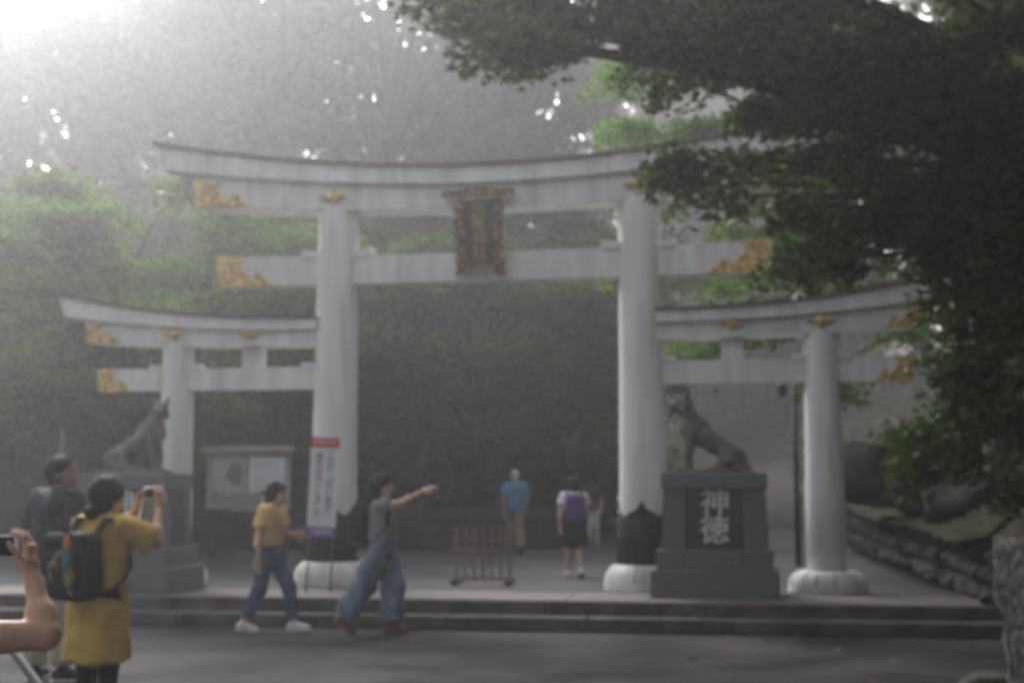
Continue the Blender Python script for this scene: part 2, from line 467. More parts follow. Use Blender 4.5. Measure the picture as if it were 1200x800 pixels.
for s in (-1, 1):
    end_plate(3.775, shb(3.77) - .006, .345, s, -.235, .085, .84)
    end_plate(3.475, 3.764, .415, s, -.135, .085, .84)
    end_plate(5.265, 3.075, .245, s, -.185, .06, .55)
    end_plate(5.125, 2.438, .305, s, -.105, .055, .52)
def flower(x, z, w, h, y):
    bm = bmesh.new(); n = 32; front = []; back = []
    for i in range(n):
        a = 2 * math.pi * i / n
        r = .62 + .38 * abs(math.cos(a * 2)) ** .6 + .10 * math.cos(8 * a)
        dm = 1 / (abs(math.cos(a)) + abs(math.sin(a)))
        front.append(bm.verts.new((x + w / 2 * r * dm * math.cos(a) * 1.1, y - .03, z + h / 2 * r * dm * math.sin(a) * 1.1)))
        back.append(bm.verts.new((x + w / 2 * r * dm * math.cos(a) * 1.15, y + .01, z + h / 2 * r * dm * math.sin(a) * 1.15)))
    c = bm.verts.new((x, y - .055, z))
    for i in range(n):
        bm.faces.new((c, front[i], front[(i + 1) % n])); bm.faces.new((front[i], back[i], back[(i + 1) % n], front[(i + 1) % n]))
    bm_obj('gold_flower_crest', bm, GOLD, torii)
for s in (-1, 1):
    flower(s * 1.935, 4.875, .28, .20, -.255)
    flower(s * 4.08, 3.165, .27, .13, -.195)
    flower(s * 3.04, 3.145, .24, .13, -.195)

# name plaque hanging between the lintel and the tie beam
PQ = Matrix.Translation((-.02, -.30, 4.34)) @ Matrix.Rotation(math.radians(9), 4, 'X')
plq = empty('name_plaque'); plq.parent = torii; plq.matrix_local = PQ
PLB = mat('black_lacquer', (.012, .016, .014), .4, .3, 10)
CARV = mat('carved_bronze_gilt', (.055, .028, .014), .5, .5, 20, col2=(.85, .52, .17), metal=.25, bump=1.0, bscale=26, contrast=(.46, .72))
box_obj('plaque_board', (0, 0, .0), (.40, .05, .80), PLB, plq, bev=.006)
for q in (-1, 1):
    bm = bmesh.new()
    outl = [(.18, -.40), (.20, -.52), (.29, -.54), (.32, -.49), (.28, -.44)] + [(.30 + .018 * math.sin(i * 2.4), -.40 + i * .0625) for i in range(14)] + [(.19, .43)]
    prism(bm, [(q * a, b) for a, b in outl], -.06, .04); bm_obj('plaque_side_carving', bm, CARV, plq)
    for i in range(9):
        bm = bmesh.new(); bmesh.ops.create_icosphere(bm, subdivisions=1, radius=.042)
        for v in bm.verts: v.co = Vector((v.co.x + q * (.245 + .025 * math.sin(i * 1.9)), v.co.y * .6 - .065, v.co.z * 1.25 - .42 + i * .1))
        bm_obj('carved_boss', bm, CARV, plq, True)
bm = bmesh.new()
prism(bm, [(-.44, .44), (.44, .44), (.46, .50), (.42, .535), (.30, .52), (.12, .55), (-.12, .55), (-.30, .52), (-.42, .535), (-.46, .50)], -.09, .05)
bm_obj('plaque_head_carving', bm, CARV, plq)
bm = bmesh.new(); prism(bm, [(-.19, -.40), (.19, -.40), (.17, -.43), (0, -.455), (-.17, -.43)], -.05, .03); bm_obj('plaque_foot_carving', bm, CARV, plq)
bm = bmesh.new()
text_into(bm, [('三', 0, .27), ('峯', 0, .10), ('神', 0, -.08), ('社', 0, -.25)], .19, Matrix.Translation((0, -.028, 0)), .005)
bm_obj('plaque_lettering', bm, GOLD, plq)

# ------------------------------------------------------------------ pedestals and guardian wolves
def pedestal(loc, rz, label):
    t = empty('statue_pedestal', loc, rz, label, 'pedestal', 'granite pedestals before the gate')
    zb = -.05
    box_obj('plinth', (0, 0, .125), (1.40, 1.00, .35), GRANITE, t, bev=.012)
    for x, w in ((-.475, .325), (0, .615), (.475, .325)):
        box_obj('base_block', (x, 0, .30 + .11), (w, .90, .22), GRANITE, t, bev=.009)
    for q in (-1, 1):
        bm = bmesh.new()
        prism(bm, [(q * .325, .521), (q * .585, .521), (q * .555, 1.19), (q * .325, 1.19)], -.36, .36)
        bm_obj('corner_slab', bm, GRANITE, t)
    pn = box_obj('inscription_panel', (0, 0, .855), (.648, .64, .668), GRANITE_D, t)
    bm = bmesh.new()
    for i_, o_ in enumerate((-.006, 0, .006)): text_into(bm, [('神', 0, .16), ('徳', 0, -.15)], .33, Matrix.Translation((0.01 + o_, -.322 - .001 * i_, .875 + o_ * .4)), .004)
    for v in bm.verts: v.co.x += (v.co.z - .87) * .03
    bm_obj('inscription', bm, WHITELET, pn)
    for q in (-1, 1): box_obj('side_panel', (q * .562, 0, .84), (.03, .36, .60), GRANITE_D, t, Matrix.Rotation(-q * .045, 3, 'Y'))
    box_obj('cap_stone', (0, 0, 1.19 + .0925), (1.16, .80, .185), GRANITE, t, bev=.014)
    return t
def rotz(v, a): return Vector((v[0] * math.cos(a) - v[1] * math.sin(a), v[0] * math.sin(a) + v[1] * math.cos(a), v[2] if len(v) > 2 else 0))
PR = math.radians(-11.5)
cr_ = G(837, 701.5, ZP)
pr_c = cr_ + rotz((0, .50), PR)
pedestal(pr_c, PR, 'grey granite pedestal with two white characters on its dark front panel')
cl_ = G(196, 697, ZP)
pl_c = cl_ + rotz((-.70, .50), PR)
pedestal(pl_c, PR, 'grey granite pedestal partly hidden behind the woman in the yellow dress')
# ------------------------------------------------------------------ implicit-surface modelling (bodies, clothes, statues, rocks)
class Sdf:
    """smooth union of tapered capsules and ellipsoids, meshed with surface nets"""
    def __init__(self, k=.03): self.ops = []; self.k = k; self.post = []
    def cap(self, a, b, ra, rb=None, k=None, flat=False, squash=None):
        self.ops.append(('c', np.array(a, float), np.array(b, float), ra, ra if rb is None else rb, self.k if k is None else k, flat)); return self
    def ell(self, c, r, M=None, k=None, sub=False):
        self.ops.append(('e', np.array(c, float), np.array(r, float), M, self.k if k is None else k, sub)); return self
    def plane(self, p, n):                                   # keep the side the normal points away from
        self.post.append(('p', np.array(p, float), np.array(n, float) / np.linalg.norm(n))); return self
    def wrinkle(self, amp, freq, seed=0): self.post.append(('w', amp, freq, seed)); return self
    def bounds(self):
        lo, hi = np.full(3, 1e9), np.full(3, -1e9)
        for o in self.ops:
            if o[0] == 'c':
                for p, r in ((o[1], o[3]), (o[2], o[4])): lo = np.minimum(lo, p - r); hi = np.maximum(hi, p + r)
            elif not o[5]:
                r = max(o[2]) if o[3] is not None else o[2]
                lo = np.minimum(lo, o[1] - r); hi = np.maximum(hi, o[1] + r)
        return lo, hi
    def eval(self, p):
        d = None
        for o in self.ops:
            if o[0] == 'c':
                _, a, b, ra, rb, k, flat = o
                ab = b - a; L2 = max(ab @ ab, 1e-9)
                t = np.clip(((p - a) @ ab) / L2, 0, 1)
                q = np.linalg.norm(p - (a + t[..., None] * ab), axis=-1) - (ra + (rb - ra) * t)
                if flat: q = np.maximum(q, ((p - b) @ ab) / math.sqrt(L2))
            else:
                _, c, r, M, k, sub = o
                v = p - c
                if M is not None: v = v @ M                  # columns of M are the local axes
                k0 = np.linalg.norm(v / r, axis=-1); k1 = np.linalg.norm(v / (r * r), axis=-1)
                q = k0 * (k0 - 1) / np.maximum(k1, 1e-6)
                if sub:
                    h = np.clip(.5 - .5 * (d + q) / k, 0, 1)
                    d = d * (1 - h) - q * h + k * h * (1 - h); continue
            if d is None: d = q
            else:
                h = np.clip(.5 + .5 * (q - d) / k, 0, 1)
                d = q * (1 - h) + d * h - k * h * (1 - h)
        for o in self.post:
            if o[0] == 'p': d = np.maximum(d, (p - o[1]) @ o[2])
            else:
                _, amp, f, s = o
                d = d + amp * (np.sin(p[..., 0] * f + s + 2 * np.sin(p[..., 2] * f * .31 + s)) * np.sin(p[..., 1] * f * .9 + 1.3 * s + 1.5 * np.sin(p[..., 2] * f * .23)) + .5 * np.sin(p[..., 2] * f * .8 + 2 * p[..., 0] * f * .5 + s))
        return d
    def mesh(self, h):
        lo, hi = self.bounds(); lo -= 3 * h; hi += 3 * h
        n = np.maximum(4, np.ceil((hi - lo) / h).astype(int) + 1)
        ax = [lo[i] + h * np.arange(n[i]) for i in range(3)]
        Dd = np.empty(n, dtype=np.float32)
        for i in range(0, n[0], 24):
            g = np.stack(np.meshgrid(ax[0][i:i + 24], ax[1], ax[2], indexing='ij'), -1)
            Dd[i:i + 24] = self.eval(g)
        return nets(Dd, lo, h)
def nets(D, lo, h):
    ins = D < 0
    nx, ny, nz = D.shape
    sumv = np.zeros((nx - 1, ny - 1, nz - 1, 3), np.float32); cnt = np.zeros((nx - 1, ny - 1, nz - 1), np.float32)
    corners = [(i, j, k) for i in (0, 1) for j in (0, 1) for k in (0, 1)]
    sl = lambda c: D[c[0]:c[0] + nx - 1, c[1]:c[1] + ny - 1, c[2]:c[2] + nz - 1]
    for a in corners:
        for axn in range(3):
            if a[axn]: continue
            b = list(a); b[axn] = 1
            da, db = sl(a), sl(b)
            m = (da < 0) != (db < 0)
            t = np.where(m, da / np.where(m, da - db, 1), 0)
            for q in range(3):
                sumv[..., q] += m * (a[q] + (t if q == axn else 0))
            cnt += m
    act = cnt > 0
    idx = np.full(act.shape, -1, np.int64); ii = np.argwhere(act); idx[act] = np.arange(len(ii))
    V = lo + h * (ii + sumv[act] / cnt[act][:, None])
    quads = []
    for axn in range(3):
        b = [slice(None)] * 3; c = [slice(None)] * 3
        b[axn] = slice(0, -1); c[axn] = slice(1, None)
        da, db = ins[tuple(b)], ins[tuple(c)]
        for flip in (False, True):
            m = (da & ~db) if not flip else (~da & db)
            e = np.argwhere(m)
            u, v = (axn + 1) % 3, (axn + 2) % 3
            e = e[(e[:, u] > 0) & (e[:, v] > 0) & (e[:, u] < D.shape[u] - 1) & (e[:, v] < D.shape[v] - 1)]
            if not len(e): continue
            q = []
            for du, dv in ((-1, -1), (0, -1), (0, 0), (-1, 0)):
                f = e.copy(); f[:, u] += du; f[:, v] += dv
                q.append(idx[f[:, 0], f[:, 1], f[:, 2]])
            q = np.stack(q, 1)
            quads.append(q[:, ::-1] if flip else q)
    return V, np.concatenate(quads)
def sdf_obj(name, parts, mat_, parent=None, h=.012):
    """parts: list of (Sdf, voxel) meshed and put together into ONE mesh object"""
    if isinstance(parts, Sdf): parts = [(parts, h)]
    VV, FF, off = [], [], 0
    for s, hh in parts:
        v, f = s.mesh(hh); VV.append(v); FF.append(f + off); off += len(v)
    return mesh_obj(name, np_mesh(name, np.concatenate(VV), np.concatenate(FF)), mat_, parent, True)
def nrm(v):
    v = np.array(v, float); return v / np.linalg.norm(v)
def frame(fwd, up=(0, 0, 1)):
    """columns: forward, left, up"""
    f = nrm(fwd); l = nrm(np.cross(up, f)); return np.stack([f, l, np.cross(f, l)], 1)

# ------------------------------------------------------------------ wolves
def wolf(loc, rz, yaw, pitch, label, scale):
    t = empty('wolf_statue', loc, rz, label, 'statue', 'stone wolves on pedestals')
    s = Sdf(.045)
    s.cap((.20, 0, .46), (-.25, 0, .17), .118, .108)            # trunk, chest to haunch
    s.ell((.25, 0, .46), (.13, .115, .17)).ell((.31, 0, .50), (.09, .09, .13))
    s.cap((.24, 0, .52), (.31, 0, .74), .112, .082)              # neck
    s.cap((.10, 0, .53), (.26, 0, .66), .06, .05)
    for q in (-1, 1):
        s.cap((.26, q * .075, .42), (.30, q * .085, .20), .062, .045, .03)
        s.cap((.30, q * .085, .20), (.285, q * .085, .045), .044, .04, .02)
        s.cap((.29, q * .085, .035), (.36, q * .09, .03), .042, .035, .015)
        s.ell((-.20, q * .115, .165), (.15, .07, .13), None, .03)  # thigh
        s.cap((-.10, q * .14, .12), (-.02, q * .14, .05), .06, .045, .03)
        s.cap((-.16, q * .14, .035), (.08, q * .14, .032), .045, .038, .02)
    s.cap((-.33, 0, .10), (-.37, .10, .045), .055, .045).cap((-.37, .10, .045), (-.24, .22, .04), .045, .03)
    cy_, sy = math.cos(yaw), math.sin(yaw)
    fw = np.array((cy_ * math.cos(pitch), sy * math.cos(pitch), math.sin(pitch)))
    M = frame(fw); f, l, u = M[:, 0], M[:, 1], M[:, 2]
    c = np.array((.335, 0, .785))
    hd = Sdf(.025)
    hd.ell(c, (.10, .085, .085), M).ell(c - f * .02 - u * .05, (.09, .085, .08), M)
    hd.cap(c + f * .05 - u * .005, c + f * .155 - u * .025, .050, .034).cap(c + f * .04 - u * .05, c + f * .13 - u * .075, .036, .024, .012)
    hd.ell(c + f * .178 - u * .012, (.022, .026, .02), M, .01)
    for q in (-1, 1):
        hd.cap(c + l * q * .055 + u * .05 - f * .02, c + l * q * .092 + u * .150 - f * .055, .040, .010, .02)
        hd.ell(c + l * q * .045 + f * .075 + u * .028, (.018, .014, .014), M, .01, True)
        hd.ell(c + l * q * .075 - u * .06, (.05, .04, .06), M)
    s.wrinkle(.006, 38, 1)
    hd.cap(c - u * .04, (.30, 0, .68), .082, .085)
    sdf_obj('body', [(s, .014)], STATUE, t)
    sdf_obj('head', [(hd, .008)], STATUE, t)
    box_obj('footing', (-.01, 0, .012), (.86, .44, .05), STATUE, t, bev=.012)
    t.scale = (scale,) * 3
    return t
WZ = ZP + 1.375
wolf(pr_c + Vector((0, 0, WZ - ZP)) + rotz((0, .02), PR), PR + math.pi, .15, -.05, 'stone wolf sitting on the inscribed pedestal, open muzzle held level', 1.0)
wolf(pl_c + Vector((0, 0, WZ - ZP)) + rotz((-.02, .02), PR), PR, -1.25, .0, 'stone wolf sitting above the yellow-dressed woman, face turned to the road', .97)

# ------------------------------------------------------------------ people
SKIN = mat('skin', (.50, .30, .215), .55, .08, 12, spec=.35)
SKIN2 = mat('tanned_skin', (.36, .20, .14), .55, .08, 12, spec=.35)
HAIR = mat('black_hair', (.008, .0065, .006), .65, .3, 40, stretch=(1, 1, .2), spec=.12, bump=.4, bscale=90)
HAIRB = mat('dark_brown_hair', (.018, .010, .009), .65, .3, 40, stretch=(1, 1, .2), spec=.12, bump=.4, bscale=90)
HAIRG = mat('grey_hair', (.42, .40, .37), .6, .2, 40, bump=.4, bscale=90)
EYE = mat('dark_eye', (.01, .01, .01), .2, .1, 5)
def cloth(name, col, var=.15, rough=.85): return mat(name, col, rough, var, 7, bump=.3, bscale=60, spec=.2)

def hand(W, d, n, thumb, curl=.5, spread=.012, size=1.0, k=.006):
    """W wrist, d towards the fingers, n palm normal, thumb +1/-1 side; five fingers with three bones each"""
    d, n = nrm(d), np.array(n, float); n = nrm(n - d * (n @ d)); s = np.cross(d, n) * thumb
    W = np.array(W, float); z = size
    H = Sdf(k)
    for o in (-.026, -.009, .009, .026):
        H.cap(W + d * .012 * z + s * o * .7 * z, W + d * .088 * z + s * o * z, .0135 * z, .0125 * z, .012)
    H.cap(W - d * .06 * z, W + d * .03 * z, .024 * z, .025 * z, .02)
    H.ell(W + d * .035 * z + s * .026 * z + n * .010 * z, (.026 * z, .026 * z, .026 * z), None, .012)
    for i, (o, L) in enumerate(((.029, .078), (.010, .088), (-.010, .082), (-.028, .064))):
        p = W + d * (.090 - abs(o - .01) * .12) * z + s * o * z
        ang = -.05
        for j, fr in enumerate((.46, .30, .24)):
            ang += curl * (.75 if j == 0 else 1.0)
            v = d * math.cos(ang) + n * math.sin(ang) + s * (o / .03 * spread * 6) * math.cos(ang)
            q = p + v * L * fr * z
            H.cap(p, q, (.0088 - .0009 * j) * z, (.0082 - .0011 * j) * z, .004); p = q
    p = W + d * .030 * z + s * .030 * z + n * .006 * z
    for j, (fr, a) in enumerate(((.040, .75), (.032, .45), (.026, .25))):
        v = nrm(d * math.cos(a) + s * math.sin(a) + n * (.25 + .5 * curl * j * .6))
        q = p + v * fr * z
        H.cap(p, q, (.0115 - .001 * j) * z, (.0100 - .001 * j) * z, .006); p = q
    return H
def head_sdf(c, M, s=1.0):
    f, l, u = M[:, 0], M[:, 1], M[:, 2]
    H = Sdf(.018)
    H.ell(c + u * .012 * s - f * .008 * s, np.array((.098, .077, .100)) * s, M)
    H.ell(c + f * .030 * s - u * .048 * s, np.array((.064, .060, .068)) * s, M)
    H.ell(c + f * .058 * s - u * .096 * s, np.array((.026, .028, .020)) * s, M)        # chin
    H.cap(c + f * .090 * s + u * .004 * s, c + f * .112 * s - u * .032 * s, .010 * s, .0135 * s, .010)   # nose
    H.ell(c + f * .082 * s - u * .062 * s, np.array((.016, .026, .007)) * s, M, .006)   # upper lip
    H.ell(c + f * .080 * s - u * .074 * s, np.array((.016, .022, .007)) * s, M, .006)   # lower lip
    for q in (-1, 1):
        H.ell(c + f * .088 * s + l * q * .031 * s + u * .004 * s, np.array((.014, .017, .010)) * s, M, .010, True)
        H.ell(c + f * .088 * s + l * q * .031 * s + u * .026 * s, np.array((.012, .024, .007)) * s, M, .008)   # brow
        H.ell(c - f * .008 * s + l * q * .079 * s - u * .010 * s, np.array((.020, .009, .032)) * s, M, .006)    # ear
    return H
def shoe(t, ankle, dirv, mat_, sole, L=.25, thick=.022):
    a = np.array(ankle); d = nrm((dirv[0], dirv[1], 0)); lift = dirv[2]
    d3 = nrm((d[0], d[1], lift))
    z0 = a[2] - .075
    up = nrm(np.cross(d3, np.cross((0, 0, 1), d3)))
    base = np.array((a[0], a[1], a[2])) - up * .062
    s = Sdf(.02)
    s.cap(base - d3 * .05 + up * .02, base + d3 * .06 + up * .015, .036, .040)
    s.cap(base + d3 * .06 + up * .012, base + d3 * (L - .11) + up * .004, .042, .032)
    s.cap(base - d3 * .02 + up * .03, a + up * .0, .040, .040)
    o = sdf_obj('shoe', s, mat_, t, .010)
    b = Sdf(.01)
    for q in (-1, 1):
        lat = np.cross(up, d3) * q * .014
        b.cap(base - d3 * .055 - up * .012 + lat, base + d3 * (L - .10) - up * .012 + lat, .030, .030)
    b.plane(base - up * .010, up).plane(base - up * (.010 + thick), -up)
    sdf_obj('shoe_sole', b, sole, t, .008)

def person(name, label, loc, rz, J, H=1.6, female=True, group=None, skin=None, garments=(), hair=None, shoes=None, hands=(), bulk=1.0, vox=.012, eyes=True, armb=1.0):
    """J: joints for a 1.6 m figure that faces +x (left = +y). garments: list of functions(t, J) that add clothing meshes."""
    k = H / 1.6
    t = empty(name, loc, rz, label, 'person', group)
    t.scale = (k, k, k)
    skin = skin or SKIN
    J = {a: np.array(b, float) for a, b in J.items()}
    M = frame(J['look'], J.get('headup', (0, 0, 1)))
    b = Sdf(.03)
    B = bulk
    c, pv, nk = J['chest'], J['pelvis'], J['neck']
    b.cap(pv, c, .105 * B, .10 * B); b.cap(J['shL'], J['shR'], .045 * B, .045 * B)
    b.cap(J['hipL'], J['hipR'], .085 * B, .085 * B)
    b.cap(c, nk, .07, .050, .04).cap(nk, J['head'] - M[:, 2] * .05, .047, .047)
    for q in 'LR':
        b.cap(J['sh' + q], J['el' + q], .045 * B * armb, .036 * B * armb).cap(J['el' + q], J['wr' + q], .036 * B * armb, .024 * B * (armb + 1) / 2)
        m = J['el' + q] * .7 + J['wr' + q] * .3
        b.ell(m, (.038 * B * armb,) * 3)
        b.cap(J['hip' + q], J['kn' + q], .078 * B, .052 * B).cap(J['kn' + q], J['an' + q], .050 * B, .033 * B)
        b.ell(J['kn' + q] * .7 + J['an' + q] * .3, (.052 * B, .050 * B, .08))
    parts = [(b, vox), (head_sdf(J['head'], M), .007)]
    for h in hands: parts.append((h, .005))
    sdf_obj('body', parts, skin, t)
    if eyes:
        for q in (-1, 1):
            e = Sdf(.01).ell(J['head'] + M[:, 0] * .079 + M[:, 1] * q * .031 + M[:, 2] * .004, (.012, .012, .010))
            sdf_obj('eye', e, EYE, t, .005)
    for g in garments: g(t, J, M)
    if hair: hair(t, J, M)
    for q in 'LR':
        if shoes: shoe(t, J['an' + q], J['toe' + q], *shoes)
    return t
def shirt(mat_, hem, sleeve=.6, loose=.03, wr=.004, name='shirt', puff=0, fr=26):
    """torso cover down to height hem, sleeves over a fraction of the upper arm"""
    def g(t, J, M):
        s = Sdf(.04)
        c, pv = J['chest'], J['pelvis']
        s.cap(pv, c, .115 + loose, .108 + loose * .8); s.cap(J['shL'], J['shR'], .050 + loose * .6, .050 + loose * .6)
        for q, sg in (('L', 1), ('R', -1)):
            s.cap(J['hip' + q] + np.array((0, 0, .05)), J['sh' + q] * .6 + c * .4, .085 + loose, .07 + loose)
        s.cap(c, J['neck'] - np.array((0, 0, .03)), .075 + loose * .5, .052 + loose * .3)
        s.wrinkle(wr, fr, R.uniform(0, 6))
        s.plane((0, 0, hem), (0, 0, -1))
        parts = [(s, .012)]
        for q in 'LR':
            a = Sdf(.02); e = J['sh' + q] + (J['el' + q] - J['sh' + q]) * sleeve
            a.cap(J['sh' + q], e, .055 + loose * .6 + puff * .4, .050 + loose * .7 + puff, flat=True).wrinkle(wr * .7, 40, 2)
            parts.append((a, .010))
        sdf_obj(name, parts, mat_, t)
    return g
def trousers(mat_, wide=.0, length=1.0, waist=.98, wr=.004, name='trousers', flare=0.0, fr=24, knee=0.0):
    def g(t, J, M):
        s = Sdf(.03); parts = []
        up = np.array((0, 0, .06))
        s.cap(J['hipL'] + up, J['hipR'] + up, .105, .105).cap(J['hipL'], J['hipR'], .108, .108).wrinkle(wr * .5, fr, 1)
        s.plane((0, 0, waist), (0, 0, 1))
        for q in 'LR':
            e = J['kn' + q] + (J['an' + q] - J['kn' + q]) * (length * 2 - 1) if length > .5 else J['hip' + q] + (J['kn' + q] - J['hip' + q]) * length * 2
            if length > .5:
                s.cap(J['hip' + q], J['kn' + q], .095 + wide, .066 + wide + knee, .04)
                s.cap(J['kn' + q], e, .066 + wide + knee, .048 + wide + flare, .03, flat=True)
            else: s.cap(J['hip' + q], e, .095 + wide, .085 + wide + flare, .04, flat=True)
        s.wrinkle(wr, fr, 3)
        sdf_obj(name, [(s, .012)], mat_, t)
    return g
def skirt(mat_, top, hem, r0, r1, name='skirt', wr=.008):
    def g(t, J, M):
        s = Sdf(.03); c = (J['hipL'] + J['hipR']) / 2
        a = np.array((c[0], c[1], top)); m = (J['knL'] + J['knR']) / 2; b = np.array((m[0] * .7 + c[0] * .3, c[1], hem))
        for o in (-.05, .05): s.cap(a + np.array((0, o, 0)), b + np.array((0, o * 1.2, 0)), r0, r1, .05, flat=True)
        s.wrinkle(wr, 30, 2)
        sdf_obj(name, [(s, .012)], mat_, t)
    return g
def hair_short(mat_, thick=.016, nape=-.06, bun=None, tail=None, fringe=.05):
    def g(t, J, M):
        c = J['head']; f, l, u = M[:, 0], M[:, 1], M[:, 2]
        s = Sdf(.02)
        s.ell(c + u * .020 - f * .016, np.array((.098, .080, .098)) + thick, M)
        s.ell(c - f * .060 + u * nape, np.array((.046, .052, .055)) + thick, M)
        s.ell(c + f * .082 - u * .062, (.088, .12, .095), M, .015, True)   # the face stays free
        s.wrinkle(.003, 60, 1)
        parts = [(s, .008)]
        if bun is not None:
            for off, r in bun: parts.append((Sdf(.02).ell(c + f * off[0] + l * off[1] + u * off[2], r, M).wrinkle(.003, 60, 2), .008))
        sdf_obj('hair', parts, mat_, t)
    return g
def std(**kw):
    J = dict(pelvis=(0, 0, .86), chest=(0, 0, 1.20), neck=(0, 0, 1.345), head=(.03, 0, 1.475), look=(1, 0, 0),
             shL=(0, .155, 1.29), shR=(0, -.155, 1.29), elL=(-.02, .20, 1.02), elR=(-.02, -.20, 1.02), wrL=(.06, .21, .80), wrR=(.06, -.21, .80),
             hipL=(0, .08, .84), hipR=(0, -.08, .84), knL=(.02, .085, .46), knR=(.02, -.085, .46), anL=(0, .09, .085), anR=(0, -.09, .085),
             toeL=(1, .1, 0), toeR=(1, -.1, 0))
    J.update(kw); return J
def hang(J, q, curl=.5):
    w = np.array(J['wr' + q]); e = np.array(J['el' + q]); d = nrm(w - e)
    n = np.array((0, -1 if q == 'L' else 1, 0)); return hand(w, d, n, 1 if q == 'L' else -1, curl)

def backpack(name, label, loc, rz, scale, w, d, h, mat_, extra=None):
    t = empty(name, loc, rz, label, 'backpack'); t.scale = (scale,) * 3
    bm = bmesh.new(); box(bm, (0, 0, 0), (d, w, h), bev=.0)
    bmesh.ops.subdivide_edges(bm, edges=bm.edges[:], cuts=5, use_grid_fill=True)
    for v in bm.verts:                                        # soft, slightly sagging sack
        x, y, z = v.co.x / (d / 2), v.co.y / (w / 2), v.co.z / (h / 2)
        r = max(0, (abs(x) ** 4 + abs(y) ** 4 + abs(z) ** 4) ** .25)
        v.co *= (1 / max(r, 1e-6)) ** .75 if r > 1 else 1
        v.co.x *= 1 + .15 * (1 - z) * .5; v.co.y *= 1 + .06 * (1 - z) * .5
        v.co += Vector((math.sin(z * 5 + y * 3), math.cos(x * 4 + z * 6), 0)) * .004
    bm_obj('sack', bm, mat_, t, True)
    if extra: extra(t)
    return t
def strap(t, pts, mat_, w=.022, th=.006, name='strap'):
    bm = bmesh.new(); pts = [Vector(p) for p in pts]
    for i in range(len(pts) - 1):
        a, b = pts[i], pts[i + 1]; dd = b - a
        rot = dd.to_track_quat('X', 'Z').to_matrix()
        box(bm, (a + b) / 2, (dd.length + .012, w * 2, th * 2), rot)
    return bm_obj(name, bm, mat_, t)
# ------------------------------------------------------------------ the people in the picture
def rz2(v, a): return np.array((v[0] * math.cos(a) - v[1] * math.sin(a), v[0] * math.sin(a) + v[1] * math.cos(a), v[2]))
def at(t, p):
    """local point of a figure -> world"""
    q = rz2(np.array(p) * t.scale[0], t.rotation_euler[2]); return Vector(q) + t.location
WHITE = cloth('white_cotton', (.62, .62, .64)); WSOLE = mat('white_rubber', (.60, .59, .57), .6)
BLACKC = cloth('black_fabric', (.014, .014, .016)); GREYC = cloth('grey_marl', (.20, .20, .215))
MUST = cloth('mustard_cotton', (.50, .33, .085)); YBL = cloth('yellow_blouse', (.62, .41, .17))
JEAN = cloth('blue_denim', (.060, .095, .175), .3); JEANL = cloth('pale_denim', (.150, .195, .275), .3)
BEIGE = cloth('beige_cotton', (.36, .31, .25)); NAVY = mat('dark_patterned_shirt', (.016, .020, .032), .85, .3, 26, col2=(.075, .085, .115), bump=.3, bscale=60, contrast=(.5, .72), detail=2)
BLUET = cloth('blue_tee', (.075, .18, .30)); KHAKI = cloth('khaki_cotton', (.20, .155, .12)); PURP = cloth('purple_nylon', (.085, .04, .17))
RUST = mat('rust_leather', (.22, .09, .05), .6); PHONEW = mat('white_phone', (.65, .65, .68), .35, .05, 3); SCREEN = mat('dark_screen', (.02, .02, .025), .15, .1, 3, spec=.5)

# woman in the yellow blouse, walking along the steps
g = G(313, 739, 0); YW = g.y
J = std(pelvis=(.0, 0, .86), chest=(.03, 0, 1.16), neck=(.045, 0, 1.30), head=(.085, 0, 1.43), look=(1, -.12, .02),
        shL=(.06, .15, 1.235), shR=(.01, -.155, 1.235), elR=(-.02, -.205, .97), wrR=(-.035, -.215, .755), elL=(.08, .21, 1.0), wrL=(.24, .13, 1.0),
        hipL=(0, .085, .84), hipR=(0, -.085, .84), knL=(.20, .075, .46), anL=(.27, .07, .085), knR=(-.06, -.085, .45), anR=(-.22, -.09, .10), toeL=(1, 0, .06), toeR=(1, -.05, -.10))
rzA = SANG
w1 = person('person', 'woman in yellow puff-sleeved blouse and blue jeans walking with a bottle', (g.x, g.y, 0), rzA, J, 1.60, skin=SKIN,
            garments=(shirt(YBL, .885, .62, .040, .006, 'blouse', .028), trousers(JEAN, .012, .93, .98, .006, 'jeans', .008)),
            hair=hair_short(HAIR, .016, -.05, bun=[((-.10, 0, -.06), (.05, .06, .075)), ((-.095, 0, -.12), (.042, .055, .06)), ((-.155, 0, .01), (.045, .028, .024))]),
            shoes=(WHITE, WSOLE), bulk=1.12, hands=(hand((-.035, -.215, .755), (-.05, 0, -1), (0, 1, 0), -1, .75), hand((.24, .13, 1.0), (1, -.2, .1), (0, -1, -.2), 1, .7)))
bo = empty('water_bottle', at(w1, (-.03, -.19, .60)), rzA, 'small clear bottle in the hand of the woman in yellow blouse', 'bottle')
bm = bmesh.new(); lathe(bm, [(.026, 0), (.03, .01), (.03, .11), (.014, .15), (.013, .165)], 14); bm_obj('bottle_body', bm, mat('cloudy_plastic', (.45, .47, .48), .25, .1, 6, spec=.5), bo, True)
bm = bmesh.new(); lathe(bm, [(.016, .163), (.016, .185)], 12); bm_obj('bottle_cap', bm, WHITE, bo)
ph = empty('phone', at(w1, (.335, .12, 1.035)), rzA, 'dark phone held out by the woman in yellow blouse', 'phone')
box_obj('phone_body', (0, 0, 0), (.012, .07, .14), SCREEN, ph, Matrix.Rotation(-.5, 3, 'Y'), .004)

